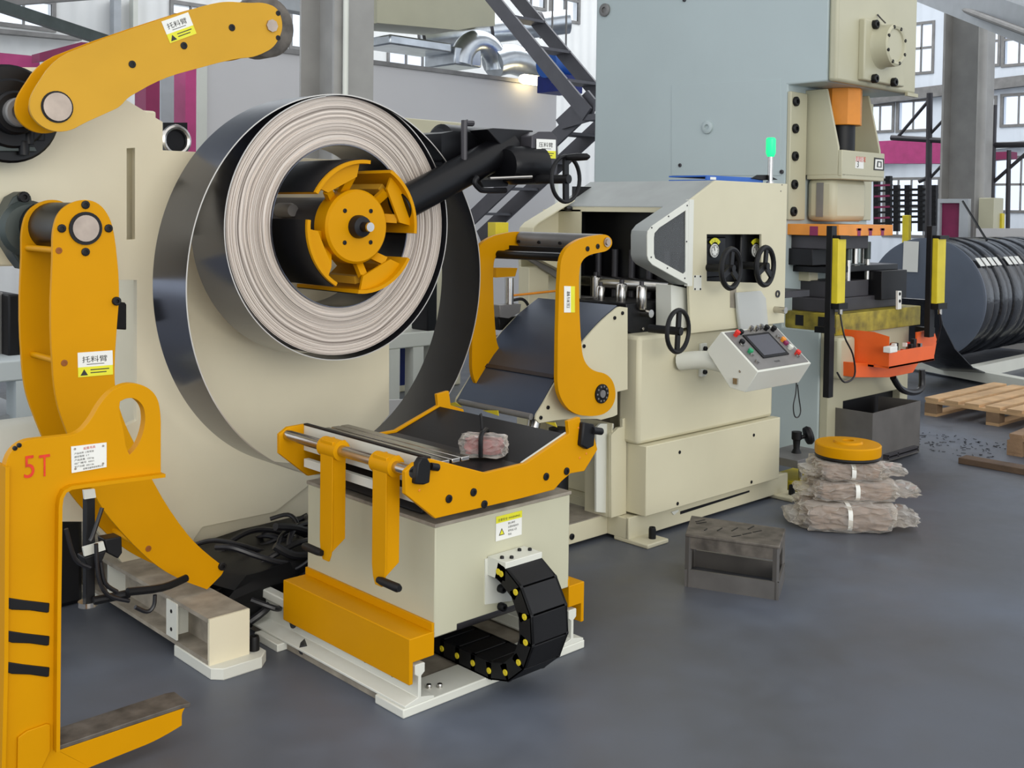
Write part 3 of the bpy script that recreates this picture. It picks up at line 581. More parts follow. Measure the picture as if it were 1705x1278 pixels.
bolts(la, [cp+LX*.078, cp-LX*.078, cp+LZ*.078, cp-LZ*.078], (0, -1, 0), .014, .006, 'rubber')
for a, b in ((98, 417), (107, 604), (247, 913)):
    q = P(a, b, Y=3.58); obj('spacer_rod', MB().cyl(q+LY*.01, q+LY*.29, .011, n=12), 'yellow', la, smooth=True); bolts(la, [q], (0, -1, 0), .011, .002, 'rust')
bolts(la, PY([(193, 501), (369, 942)], 3.58), (0, -1, 0), .015, .012, 'rubber')
o0, o1, o2 = P(130, 628, Y=3.58), P(188, 623, Y=3.58), P(129, 587, Y=3.58)
small_label(la, o0, o1-o0, o2-o0, (o1-o0).length, (o2-o0).length, '托料臂')
obj('limit_block', MB().prism(PY([(194, 510), (197, 504), (208, 503), (211, 507), (211, 549), (194, 548)], 3.98), (0, .05, 0)), 'rubber', t, bev=.004)
# flange bearings
q = PY([(40, 318), (52, 326), (56, 345), (66, 420), (60, 452), (40, 448), (28, 432), (8, 400), (2, 380), (10, 350), (22, 328)], 3.98)
fb = obj('flange_bearing', MB().prism(q, (0, .1, 0)), 'castiron', t, bev=.006); obj('bearing_cap', MB().rings(P(45, 380, Y=3.98), P(45, 380, Y=3.98)+FR*.05, [(.0, 0), (.1, 0), (.1, .01), (.085, .03), (0, .035)], 32), 'castiron', fb, smooth=True)
bolts(fb, [P(38, 328, Y=3.98)], (0, -1, 0), .02, .02, 'rubber')
obj('bearing_seat', MB().prism(PY([(-60, 150), (70, 150), (72, 236), (-60, 240)], 3.95), (0, .14, 0)), 'blackgloss', t, bev=.005)
c = P(12, 190, Y=3.95)
for r, y in ((.17, .03), (.12, .06), (.075, .1)): obj('bearing_ring', MB().rings(c, c+FR*y, [(0, 0), (r, 0), (r, y-.008), (r-.008, y), (0, y)], 40), 'blackgloss', t, smooth=True)
obj('bearing_ring', MB().rings(c, c+FR, [(0, .0), (.05, 0), (.05, .13), (.045, .135), (.03, .135), (.03, .11), (0, .11)], 30), 'greymetal', t, smooth=True)
obj('bracket_shelf', MB().prism(PY([(-60, 241), (58, 244), (62, 252), (-60, 251)], 3.9), (0, .2, 0)), 'castiron', t, bev=.002)
bolts(t, [P(48, 238, Y=3.9), P(66, 232, Y=3.92), P(40, 256, Y=3.9)], (0, 0, 1), .018, .045, 'black')
# black press arm with roller drive and handwheel
pa = obj('press_arm', MB().cyl(P(664, 343, Y=3.545), P(850, 243, Y=3.52), .07, n=32), 'blackgloss', t, smooth=True)
m_ = MB().prism(PY([(811, 215), (822, 213), (888, 217), (890, 300), (850, 300), (838, 245)], 3.47), (0, .12, 0)); obj('arm_bracket', m_, 'black', pa, bev=.004)
obj('arm_beam', MB().prism(PY([(735, 222), (755, 218), (822, 222), (860, 222), (860, 300), (760, 290), (735, 270)], 3.62), (0, .3, 0)), 'blackgloss', pa, bev=.02)
obj('arm_motor', MB().rings(P(728, 243, Y=3.75), P(728, 243, Y=3.75)+LX*.45, [(0, 0), (.08, 0), (.1, .02), (.1, .4), (.07, .45), (0, .45)], 28), 'black', pa, smooth=True)
obj('hook_rod', MB().tube(PY([(773, 290), (773, 207), (776, 205), (787, 205)], 3.5), .014, 8), 'darkmetal', pa, smooth=True)
obj('gearbox', MB().prism(PY([(886, 226), (898, 219), (918, 219), (928, 228), (930, 265), (926, 301), (884, 301)], 3.40), (0, .14, 0)), 'darkmetal', pa, bev=.004)
obj('hydraulic_motor', MB().rings(P(842, 275, Y=3.44), P(884, 275, Y=3.44), [(0, 0), (.07, .0), (.085, .03), (.085, .2), (.06, .22), (0, .22)], 24), 'blackgloss', pa, smooth=True)
obj('guide_rod', MB().tube(PY([(815, 297), (885, 294)], 3.36), .007, 8), 'steel', pa, smooth=True)
obj('lower_clamp', MB().tube(PY([(795, 295), (790, 303), (797, 313), (806, 317), (842, 317)], 3.45), .012, 8), 'black', pa, smooth=True)
obj('clamp_jaw', MB().prism(PY([(800, 300), (848, 298), (846, 310), (804, 312)], 3.46), (0, .05, 0)), 'black', pa, bev=.004)
o0, o1, o2 = P(893, 263, Y=3.396), P(925, 264, Y=3.396), P(893, 231, Y=3.396)
small_label(pa, o0, o1-o0, o2-o0, (o1-o0).length, (o2-o0).length, '压料臂')
handwheel(t, P(942, 298, Y=3.22), (.1, -1, 0), .098, spokes=2, rt=.009, stub=.16, handle=radians(-90), rot=radians(92))
# limit switch stand by the lower arm
q = P(150, 1005, Y=3.5); ls = obj('switch_post', MB().bar(P(148, 1000, Y=3.45), P(148, 828, Y=3.45), .03, .03), 'rubber', t, bev=.003)
obj('switch_bracket', MB().prism(PY([(138, 911), (172, 901), (176, 915), (141, 926)], 3.42), (0, .01, 0)), 'white', ls)
obj('switch_bracket', MB().prism(PY([(139, 816), (158, 814), (160, 828), (141, 831)], 3.42), (0, .01, 0)), 'white', ls)
obj('switch_body', MB().prism(PY([(174, 898), (203, 893), (204, 920), (197, 930), (178, 920)], 3.42), (0, .06, 0)), 'rubber', ls, bev=.004)
obj('switch_body', MB().prism(PY([(140, 928), (178, 916), (166, 945), (146, 948)], 3.42), (0, .06, 0)), 'rubber', ls, bev=.004)
obj('post_foot', MB().cyl(P(146, 1008, Y=3.44), P(146, 1000, Y=3.44), .03), 'steel', ls, smooth=True)
obj('arm_cylinder', MB().tube([P(212, 985, Y=3.4), P(270, 978, Y=3.42), P(310, 962, Y=3.46)], .013, 10), 'rubber', t, smooth=True)
obj('arm_cylinder', MB().tube([P(155, 1000, Y=3.42), P(215, 988, Y=3.42)], .014, 10), 'rubber', t, smooth=True)
for k, pts in enumerate(([(160, 905), (164, 960), (180, 990), (215, 1000)], [(168, 935), (175, 970), (195, 985)], [(225, 1010), (245, 1018), (256, 1008), (258, 990)], [(110, 880), (125, 930), (150, 945)], [(170, 845), (155, 890), (150, 900)])):
    obj('hose', MB().tube(PY(pts, 3.4), .007, 8), 'cable', t, smooth=True)
obj('dark_sump', MB().box(1.15, 1.74, 4.3, 4.8, 0, .35), 'navy' if 0 else 'black', t, bev=.02)
obj('drive_motor', MB().rings((1.2, 4.35, .62), (1.9, 4.35, .62), [(0, 0), (.12, 0), (.15, .03), (.15, .4), (.12, .45), (.06, .46), (0, .46)], 28), 'white', t, smooth=True)
# ---------------------------------------------------------------- steel coil
co = thing('steel_coil', 'large steel strip coil mounted on the yellow mandrel with loose outer loop', 'steel coil', (CXc, 3.75, .53))
prof = [(.326, .25), (.326, .004)]; N_ = 74
for i in range(N_):
    r = .327+(.518-.327)*i/N_; y = random.choice((0, 0, .001, .002, .003, .005)) if i % 9 else .006
    prof += [(r, y), (r+(.518-.327)/N_*.8, y)]
prof += [(.518, .25), (.326, .25)]
m_ = mat('coil edge rings', (222, 212, 200), .45, metal=.2, var=.0); nt = m_.node_tree; bs = nt.nodes['Principled BSDF']
tcn = nt.nodes.new('ShaderNodeTexCoord'); sx = nt.nodes.new('ShaderNodeSeparateXYZ'); cb = nt.nodes.new('ShaderNodeCombineXYZ'); ln = nt.nodes.new('ShaderNodeVectorMath'); ln.operation = 'LENGTH'
sub = nt.nodes.new('ShaderNodeVectorMath'); sub.operation = 'SUBTRACT'; sub.inputs[1].default_value = (0, 0, CZc-.53)
nt.links.new(tcn.outputs['Object'], sub.inputs[0]); nt.links.new(sub.outputs[0], sx.inputs[0]); nt.links.new(sx.outputs['X'], cb.inputs[0]); nt.links.new(sx.outputs['Z'], cb.inputs[1]); nt.links.new(cb.outputs[0], ln.inputs[0])
c3 = nt.nodes.new('ShaderNodeCombineXYZ'); nt.links.new(ln.outputs['Value'], c3.inputs[0])
dst = nt.nodes.new('ShaderNodeTexNoise'); dst.inputs['Scale'].default_value = 2.2; nt.links.new(sub.outputs[0], dst.inputs['Vector'])
am = nt.nodes.new('ShaderNodeMath'); am.operation = 'MULTIPLY'; am.inputs[1].default_value = .05; nt.links.new(dst.outputs['Fac'], am.inputs[0])
ad = nt.nodes.new('ShaderNodeMath'); ad.operation = 'ADD'; nt.links.new(ln.outputs['Value'], ad.inputs[0]); nt.links.new(am.outputs[0], ad.inputs[1]); nt.links.new(ad.outputs[0], c3.inputs[0])
nz = nt.nodes.new('ShaderNodeTexNoise'); nz.inputs['Scale'].default_value = 60; nz.inputs['Detail'].default_value = 8; nt.links.new(c3.outputs[0], nz.inputs['Vector'])
rr = nt.nodes.new('ShaderNodeValToRGB'); rr.color_ramp.elements[0].position = .35; rr.color_ramp.elements[0].color = s2l((150, 138, 128))+(1,); rr.color_ramp.elements[1].position = .6; rr.color_ramp.elements[1].color = s2l((222, 211, 200))+(1,)
nt.links.new(nz.outputs['Fac'], rr.inputs[0]); nt.links.new(rr.outputs[0], bs.inputs['Base Color'])
obj('coil_body', MB().rings((CXc, 3.62, CZc), (CXc, 4, CZc), prof, 96), m_, co)
obj('bore_wrap', MB().rings((CXc, 3.617, CZc), (CXc, 4, CZc), [(.3245, 0), (.3275, 0), (.3275, .25), (.3245, .25), (.3245, 0)], 72), 'strip', co, smooth=True)
lw = []
for i in range(121):
    a = radians(100-360*i/120*-1); r = .519+.022*max(0, min(1, (i-0)/70)) if i < 90 else .541-.02*(i-90)/30
    lw.append(Vector((CXc+r*cos(a), 3.612, CZc+r*sin(a))))
obj('loose_wrap', MB().band(lw, (0, .255, 0), .003), 'strip', co, smooth=True)
ring = []
for i in range(150):
    a = radians(80+360*i/150); ring.append(Vector((2.53+.705*cos(a), 3.60, 1.307+(.775 if sin(a) < 0 else .745)*sin(a)+(0 if sin(a) < 0 else .028*sin(a)*(abs(cos(a)) if cos(a) < 0 else -1.6*cos(a))))))
lo = obj('loose_loop', MB().band(ring, (0, .262, 0), .004, True), 'strip', co, smooth=True)
obj('loop_edge', MB().band([v+FR*.0015 for v in ring], (0, .0015, 0), .0042, True), 'stripedge', lo, smooth=True)
obj('wrap_edge', MB().band([v+FR*.0015 for v in lw], (0, .0015, 0), .004), 'stripedge', co, smooth=True)
# ================================================================ RAILS + COIL CAR
t = thing('rail_track', 'white rail track with end plate lying under the coil car', 'rail track', (2.5, 3.5, 0))
prof_r = [(-.06, .03), (.06, .03), (.06, .038), (.006, .05), (.006, .118), (.02, .128), (.02, .155), (.016, .158), (-.016, .158), (-.02, .155), (-.02, .128), (-.006, .118), (-.006, .05), (-.06, .038)]
for x in (2.147, 2.855): obj('rail', MB().prism([(x+a, 2.652, z) for a, z in prof_r], (0, 2.0, 0)), 'white', t, bev=.0015)
obj('end_plate', MB().box(2.08, 2.92, 2.65, 2.80, 0, .03), 'white', t, bev=.004)
obj('sole_plate', MB().box(2.10, 2.90, 2.80, 4.65, .0, .022), 'browncream', t, bev=.002)
for yy in (3.36, 4.05):
    for x0, x1 in ((2.06, 2.2), (2.8, 2.94)): obj('foot_pad', MB().box(x0, x1, yy, yy+.16, 0, .028), 'white', t, bev=.003)
bolts(t, [(2.141, 2.78, .085), (2.141, 2.93, .085)], (-1, 0, 0), .009, .008, 'steel'); bolts(t, [(2.24, 2.72, .03), (2.27, 2.7, .03)], (0, 0, 1), .009, .012, 'steel')
car = thing('coil_car', 'cream coil lift car with yellow cradle on white rails', 'coil car', (2.51, 3.0, .16)); t = car
obj('body', MB().prism([(2.204, 2.652, .225), (2.30, 2.652, .225), (2.30, 2.652, .245), (2.832, 2.652, .245), (2.832, 2.652, .583), (2.204, 2.652, .583)], (0, .738, 0)), 'carpaint', t, bev=.004)
obj('top_plate', MB().box(2.2, 2.836, 2.648, 3.394, .583, .595), 'browncream', t, bev=.002)
for s, x0, x1, l0, l1 in ((-1, 2.102, 2.204, 2.102, 2.118), (1, 2.832, 2.914, 2.898, 2.914)):
    pp_g = [(x0, .248), (x1, .248), (x1, .17), (l1, .17), (l1, .10), (l0, .10)] if s < 0 else [(x0, .248), (x1, .248), (x1, .10), (l0, .10), (l0, .17), (x0, .17)]; g = MB().prism([(a_, 2.65, b_) for a_, b_ in pp_g], (0, .74, 0)); obj('wheel_guard', g, 'yellow', t, bev=.003)
    xx = 2.2 if s < 0 else 2.832; obj('guard_flange', MB().box(xx-.006, xx+.004, 2.652, 3.388, .248, .275), 'yellow', t, bev=.001)
for x in (2.147, 2.855):
    for yy in (2.8, 3.25): obj('wheel', MB().cyl((x-.03, yy, .205), (x+.03, yy, .205), .038), 'steel', t, smooth=True)
obj('axle', MB().cyl((2.2, 2.78, .19), (2.83, 2.78, .19), .028), 'darkmetal', t, smooth=True)
obj('drive_motor', MB().rings((2.3, 2.95, .15), (2.6, 2.95, .15), [(0, 0), (.06, 0), (.07, .01), (.07, .25), (.05, .27), (0, .27)], 24), 'rubber', t, smooth=True)
obj('lift_base', MB().prism([(2.22, 2.75, .6), (2.78, 2.75, .6), (2.72, 2.75, .70), (2.28, 2.75, .70)], (0, .5, 0)), 'rubber', t, bev=.01)
TY = 2.60
TP = [(675, 785), (690, 771), (720, 764), (809, 787), (876, 771), (948, 722), (946, 701), (966, 694), (969, 721), (990, 728), (995, 748), (973, 784), (950, 788), (936, 800), (923, 815), (866, 830), (725, 863), (675, 822)]
fp = obj('cradle_plate', MB().prism(PY(TP, TY), (0, .018, 0)), 'yellow', t, bev=.002)
bp = obj('cradle_plate', MB().prism([q+LY*.72 for q in PY(TP, TY)], (0, .018, 0)), 'yellow', t, bev=.002)
bolts(fp, PY([(747, 830), (788, 819), (806, 839), (909, 793), (943, 784)], TY), (0, -1, 0), .0135, .004, 'rubber')
bolts(fp, PY([(698, 816), (963, 712), (976, 755), (965, 762)], TY), (0, -1, 0), .004, .002, 'amber')
def dz(a, b): return P(a, b, Y=TY)
A, B, C_, D = dz(722, 768), dz(809, 790), dz(876, 775), dz(950, 724)
deck = MB()
for u, v in ((A, B), (B, C_), (C_, D)):
    deck.prism([u+LY*.018, v+LY*.018, v+LY*.018-LZ*.012, u+LY*.018-LZ*.012], (0, .70, 0))
obj('deck_mat', deck, 'rubber', t)
obj('edge_strip', MB().prism([A+LZ*.004+LY*.018, A+LZ*.004+LX*.02+LY*.018-LZ*.006, A-LZ*.01+LX*.02+LY*.018, A-LZ*.01+LY*.018], (0, .70, 0)), 'steel', t)
obj('front_edge_strip', MB().bar(C_+LZ*.004+FR*.0+LY*.022, D+LZ*.004+LY*.022, .012, .006), 'white', t)
for f in (.22, .42, .60):
    c = A.lerp(B, f); obj('deck_bar', MB().box(c.x, c.x+.034, TY+.02, TY+.70, A.z-.024, A.z-.010), 'steel', t, bev=.002)
xl = A.x-.003
obj('side_channel', MB().box(xl-.008, xl, TY+.018, TY+.72, A.z-.085, A.z+.006), 'white', t, bev=.001)
obj('side_lip', MB().box(xl-.009, xl+.006, TY+.018, TY+.72, A.z+.006, A.z+.012), 'black', t)
obj('lower_rail', MB().box(xl-.02, xl, TY+.05, TY+.7, A.z-.14, A.z-.11), 'white', t, bev=.001)
sc_ = P(678, 787, Y=TY); sh0 = Vector((P(676, 790, Y=TY).x+.03, TY, P(676, 788, Y=TY).z)); obj('pivot_shaft', MB().cyl(sh0, sh0+LY*.735, .019, n=20), 'steel', t, smooth=True)
obj('shaft_lock', MB().prism(PY([(692, 806), (696, 772), (702, 762), (712, 762), (718, 772), (718, 780), (716, 803), (705, 807)], TY-.02), (0, .025, 0)), 'rubber', fp, bev=.006)
obj('lock_knob', MB().cyl(P(717, 776, Y=TY-.01), P(729, 778, Y=TY-.01), .012, n=12), 'rubber', fp, smooth=True)
obj('shaft_lock', MB().prism(PY([(968, 742), (972, 703), (990, 706), (992, 715), (990, 742), (978, 748)], TY-.02), (0, .025, 0)), 'rubber', fp, bev=.006)
obj('lock_knob', MB().cyl(P(986, 716, Y=TY-.02), P(1001, 718, Y=TY-.02), .013, n=12), 'rubber', fp, smooth=True)
# two hanging side rollers/handles on the shaft
for (pa_, pb_), hd in (((637, 972), (1,)), ((550, 930), (-1,))) if 0 else (((640, 972), -1), ((551, 930), 1)):
    q = P(pa_, pb_, X=sh0.x-.025); yy, zb = q.y+.028, q.z; cx_, cz_ = sh0.x, sh0.z
    pr_ = [(cz_+.03, .036), (zb+.05, .036), (zb+.012, .03), (zb-.012, .018)]
    fp_ = [Vector((cx_-.028, yy-w_, z)) for z, w_ in pr_]+[Vector((cx_-.028, yy+w_, z)) for z, w_ in reversed(pr_)]
    ch = obj('stop_arm', MB().prism(fp_, (.006, 0, 0)), 'yellow', t, bev=.002)
    for sg_ in (-1, 1): obj('arm_flange', MB().prism([(cx_-.024, yy+sg_*.036, cz_+.03), (cx_+.026, yy+sg_*.036, cz_+.03), (cx_+.026, yy+sg_*.036, zb+.06), (cx_-.024, yy+sg_*.03, zb+.02)], (0, -sg_*.008, 0)), 'yellow', ch, bev=.001)
    obj('arm_boss', MB().cyl((cx_, yy-.05, cz_), (cx_, yy+.05, cz_), .034, n=24), 'yellow', ch, smooth=True)
    obj('arm_grip', MB().rings((cx_-.036, yy+hd*.01, zb+.012), (cx_-.036, yy+hd, zb+.012), [(0, 0), (.01, 0), (.013, .02), (.014, .1), (.01, .11), (0, .11)], 14), 'rubber', ch, smooth=True)
# drag chain bracket and chain
br = obj('chain_bracket', MB().prism(PY([(808, 930), (852, 919), (852, 924), (880, 918)], 2.648)[:2]+PY([(852, 1000), (808, 1006)], 2.648)[:2], (0, .004, 0)), 'white', t)
x0, x1 = 2.43, 2.60; zc = P(812, 935, Y=2.65).z
obj('bracket_box', MB().box(x0, x1, 2.56, 2.65, zc-.045, zc+.02), 'white', br, bev=.002)
bolts(br, [(x0+.02, 2.6, zc+.02), (x0+.045, 2.58, zc+.02), (x1-.05, 2.62, zc+.02), (x1-.02, 2.6, zc+.02)], (0, 0, 1), .007, .008, 'rubber')
bolts(br, PY([(833, 979), (834, 1009)], 2.645), (0, -1, 0), .014, .02, 'rubber')
dc = obj('drag_chain', MB().box(x0+.02, x1-.02, 2.56, 2.57, zc-.05, zc-.03), 'rubber', t)
path = [(2.585+.01, .405)]
cy_, cz_, rr_ = 2.635, .235, .175
for i in range(0, 7): a = radians(108+ (270-108)*i/6.0); path.append((cy_+rr_*cos(a), cz_+rr_*sin(a)))
for i in range(1, 8): path.append((cy_+.082*i, cz_-rr_))
for i in range(len(path)-1):
    (ya, za), (yb, zb) = path[i], path[i+1]; d = Vector((0, yb-ya, zb-za)); c = Vector(((x0+x1)/2, (ya+yb)/2, (za+zb)/2)); d.normalize(); n_ = d.cross(LX)
    L = hypot(yb-ya, zb-za)
    lk = MB()
    for sx_, th_ in ((x0, .012), (x1-.012, .012)): lk.obox(Vector((sx_+.006, c.y, c.z)), LX*.006, d*(L/2+.012), n_*.03)
    lk.obox(c+n_*.026, LX*(x1-x0)/2, d*(L/2+.004), n_*.004).obox(c-n_*.026, LX*(x1-x0)/2*.98, d*(L/2-.004), n_*.003)
    obj('chain_link', lk, 'rubber', dc, bev=.002)
    bolts(dc, [(x0, ya, za)], (-1, 0, 0), .0105, .003, 'lemon', 'pin_cap', 14)
o0, o1, o2 = P(825, 901, Y=2.651), P(868, 891, Y=2.651), P(825, 860, Y=2.651)
wd = (o1-o0).length; ht = (o2-o0).length
obj('warning_label', MB().obox(o0+LX*wd/2+LZ*ht*.5+FR*.0008, LX*wd/2, LZ*ht/2, FR*.0008), 'paper', t)
obj('label_band', MB().obox(o0+LX*wd/2+LZ*ht*.86+FR*.002, LX*wd/2, LZ*ht*.14, FR*.0004), 'labelyellow', t)
text(t, '注意安全 WARNING', o0+LX*wd*.06+LZ*ht*.79+FR*.0025, LX, LZ, ht*.12, fit=wd*.86)
for i, s in enumerate(('禁止伸手', '注意车轮夹手', '非专业人员', '勿动')): text(t, s, o0+LX*wd*.46+LZ*ht*(.57-.15*i)+FR*.0018, LX, LZ, ht*.1)
c = o0+LX*wd*.22+LZ*ht*.2+FR*.0018; s_ = ht*.26
obj('warning_triangle', MB().prism([c-LX*s_*.6, c+LX*s_*.6, c+LZ*s_*1.1], FR*.0003), 'ink', t); c = c+LZ*s_*.12+FR*.0004; s_ *= .68
obj('warning_triangle', MB().prism([c-LX*s_*.6, c+LX*s_*.6, c+LZ*s_*1.1], FR*.0003), 'labelyellow', t)
# wrapped parcel lying in the cradle
tp = thing('wrapped_parcel', 'small pink parcel in clear bag with black strap on the cradle', 'parcel', (2.42, 2.8, .77))
def lumpy(c, ex, ey, ez, amp, seed, nn_=6):
    rnd = random.Random(seed); bm = bmesh.new(); bmesh.ops.create_cube(bm, size=2); bmesh.ops.subdivide_edges(bm, edges=bm.edges[:], cuts=nn_, use_grid_fill=True)
    vs = []
    for v in bm.verts:
        p = v.co.copy(); q = Vector([abs(a)**.8*(1 if a > 0 else -1) for a in p]); k = 1-.16*(p.length/1.73)**4; q = p*k
        q += Vector([rnd.uniform(-amp, amp) for _ in range(3)]); vs.append(Vector(c)+Vector(ex)*q.x+Vector(ey)*q.y+Vector(ez)*q.z)
    fs = [tuple(v.index for v in f.verts) for f in bm.faces]; bm.free(); return MB().add(vs, fs)
ca = P(772, 738, Y=2.84); cb_ = P(840, 752, Y=2.72); cc_ = (ca+cb_)/2; exx = (cb_-ca)/2; exx.z = 0; eyy = exx.cross(LZ).normalized()*.045; exx = exx*1.05
cc_.z = .782; M['pinkwrap'] = mat('pink wrapped parts', (158, 78, 80), .4, var=.35, scale=30)
obj('contents', lumpy(cc_, exx*.85, eyy*.8, LZ*.028, .08, 3), 'pinkwrap', tp, smooth=True); obj('clear_bag', lumpy(cc_+LZ*.002, exx*1.05, eyy, LZ*.038, .12, 5), 'plasticwrap', tp)
obj('strap', MB().tube([cc_-eyy*1.1-LZ*.03, cc_-eyy*1.1+LZ*.04, cc_+LZ*.05, cc_+eyy*1.1+LZ*.04, cc_+eyy*1.1-LZ*.03], .008, 8), 'rubber', tp, smooth=True)
obj('strap', MB().tube([cc_+LZ*.045-exx*.1, cc_+LZ*.1-exx*.15, cc_+LZ*.11-exx*.2], .005, 6), 'rubber', tp, smooth=True)
obj('strap', MB().tube([cc_+exx*.5+eyy*-1.2-LZ*.02, cc_+exx*.8+eyy*-1.6-LZ*.025, cc_+exx*1.3+eyy*-1.4-LZ*.03], .009, 6), 'rubber', tp, smooth=True)
# ================================================================ 5 T C-HOOK
HYp = 2.95
t = thing('c_hook', 'tall yellow C-hook marked 5T standing at the left edge', 'lifting hook', (1.25, HYp, 0)); hook = t
HO = [(0, 1352), (6, 1100), (8, 775), (18, 750), (40, 733), (130, 723), (150, 702), (170, 667), (192, 645), (222, 636), (248, 645), (263, 662), (268, 690), (268, 788), (112, 808), (100, 820), (97, 835), (93, 1248), (97, 1249), (308, 1178), (303, 1187), (303, 1207), (262, 1232), (150, 1277), (60, 1312), (30, 1352)]
eye = [(200, 668), (212, 662), (226, 663), (239, 675), (243, 697), (238, 724), (228, 745), (216, 757), (210, 745), (205, 712), (198, 685)]
HO, eye = rnd_out(HO), rnd_out(eye)
obj('web_plate', MB().prism(PY(HO, HYp), (0, .03, 0), [PY(eye, HYp)]), 'yellow', t, bev=.003)
fl = PY([(269, 789), (180, 800), (114, 809), (103, 815), (97, 826), (95, 840), (93, 1000), (91, 1246)], HYp); fl = [v+FR*.025 for v in fl]
obj('inner_flange', MB().band(fl, (0, .10, 0), .010), 'yellow', t, smooth=True)
fk = [v+FR*.0 for v in PY([(95, 1246), (312, 1173)], HYp)]
obj('fork_pad', MB().band([fk[0], fk[0].lerp(fk[1], .95), fk[1]+LX*.01-LZ*.004], (0, .105, 0), .012), 'oldwood' if 0 else 'plate_steel', t, bev=.002)
obj('gusset_plate', MB().prism(PY([(28, 1340), (30, 1228), (45, 1217), (78, 1205), (84, 1206), (84, 1250), (60, 1300)], HYp-.008), (0, .008, 0)), 'yellow', t, bev=.002)
fo = [v-LX*.0 for v in PY([(0, 1352), (6, 1100), (8, 775)], HYp)]
obj('outer_flange', MB().band([v+FR*.02 for v in fo], (0, .09, 0), .01), 'yellow', t)
obj('base_foot', MB().box(P(0, 1340, Y=HYp).x-.02, P(150, 1277, Y=HYp).x, HYp-.04, HYp+.08, 0, .012), 'yellow', t)
for i, py in enumerate((1007, 1062, 1114)):
    pts = PY([(9, py-6), (14, py-12), (40, py-8), (83, py-3), (82, py+12), (78, py+13), (50, py+9), (20, py+8), (10, py+4)], HYp-.004)
    obj('tape_band', MB().prism(pts, (0, .01, 0)), 'rubber', t, bev=.002)
a_, b_ = P(41, 794, Y=HYp-.0015), P(62, 793, Y=HYp-.0015); hh = (P(48, 756, Y=HYp)-P(48, 795, Y=HYp)).length
text(t, '5', P(40, 796, Y=HYp-.0015), LX, LZ, hh*1.37, 'redink', fit=(P(57, 790, Y=HYp)-P(40, 790, Y=HYp)).length); text(t, 'T', P(65, 794, Y=HYp-.0015), LX, LZ, hh*1.37, 'redink', fit=(P(83, 790, Y=HYp)-P(65, 790, Y=HYp)).length)
pl = [P(119, 787, Y=HYp-.001), P(177, 777, Y=HYp-.001), P(177, 736, Y=HYp-.001), P(118, 743, Y=HYp-.001)]
obj('rating_plate', MB().prism(pl, FR*.002), 'paper', t); xd = (pl[1]-pl[0]).normalized(); up = Vector((-xd.z, 0, xd.x)); W_ = (pl[1]-pl[0]).length
Hp = (pl[3]-pl[0]).length
text(t, '起重吊具', pl[0]+xd*W_*.34+up*Hp*.82+FR*.0025, xd, up, Hp*.11, 'redink', fit=W_*.34)
for i in range(5): text(t, ('产品名称  C型吊钩', '额定载荷  5 T', '产品自重  120 kg', '出厂编号  0321', '生产日期  2021.06')[i], pl[0]+xd*W_*.08+up*Hp*(.68-.125*i)+FR*.0025, xd, up, Hp*.08, fit=W_*(.55 if i != 1 else .42))
text(t, '起重设备制造有限公司', pl[0]+xd*W_*.32+up*Hp*.06+FR*.0025, xd, up, Hp*.08, fit=W_*.58)
bolts(t, [pl[0]+xd*.01+up*.01, pl[1]-xd*.01+up*.012, pl[2]-xd*.01-up*.008, pl[3]+xd*.01-up*.008], (0, -1, 0), .003, .004, 'brushed')
bolts(t, PY([(25, 746), (32, 741)], HYp), (0, -1, 0), .006, .003, 'rubber')
# cable heap behind the car
t = thing('cable_heap', 'heap of black cables and hoses under the steel coil', 'cables', (2.3, 4.0, .02))
rnd = random.Random(4)
for i in range(26):
    x = rnd.uniform(1.98, 2.35); pts = []; z = rnd.uniform(.03, .16); y = rnd.uniform(3.5, 4.0)
    L = rnd.uniform(.5, .95)
    for k in range(9):
        f = k/8; pts.append(Vector((x+L*f, y+.5*(f-.5)*rnd.uniform(.5, 1)+.06*sin(5*f+i), max(.03, z+.09*sin(pi*f+i)+.02*rnd.random()))))
    obj('cable', MB().tube(pts, rnd.choice((.008, .011, .015, .019)), 8), 'cable', t, smooth=True)
obj('dark_lump', lumpy((2.45, 3.85, .12), (.5, .02, 0), (0, .26, 0), (0, 0, .12), .1, 9, 5), 'rubber', t, smooth=True)  # dark lump added so the heap reads as a near-black mass
for i in range(9):
    c = Vector((rnd.uniform(2.15, 2.75), rnd.uniform(3.62, 3.95), rnd.uniform(.2, .3))); a0 = rnd.uniform(0, 6); ra, rb = rnd.uniform(.12, .25), rnd.uniform(.07, .14)
    obj('cable', MB().tube([c+Vector((ra*cos(a0+5*k/11), rb*sin(a0+5*k/11), .05*sin(k+i))) for k in range(12)], rnd.choice((.009, .012, .016)), 8), 'cable', t, smooth=True)
# ================================================================ STRAIGHTENER FEEDER
fd = thing('straightener_feeder', 'cream straightener feeder with slanted hood, handwheels and yellow press arms', 'straightener', (4.7, 3.8, 0)); t = fd
YF = 3.30
bf = obj('base_frame', MB().box(4.0, 5.40, 3.355, 3.375, .02, .125).box(4.0, 4.12, 3.36, 4.4, .02, .12).box(5.2, 5.40, 3.36, 4.4, .02, .12).box(4.0, 5.4, 4.3, 4.4, .02, .12).box(4.12, 5.2, 3.6, 4.3, .1, .12), 'cream', t, bev=.003)
obj('foot_plate', MB().box(4.0, 4.16, 3.235, 3.45, 0, .022), 'cream', bf, bev=.006); obj('foot_plate', MB().box(5.26, 5.42, 3.235, 3.45, 0, .022), 'cream', bf, bev=.006)
bolts(bf, [(4.10, 3.29, .022), (5.34, 3.29, .022)], (0, 0, 1), .018, .055, 'rubber', 'levelling_bolt')
lp = obj('lower_panel', MB().box(4.058, 5.222, 3.30, 3.46, .132, .474), 'cream', t, bev=.004)
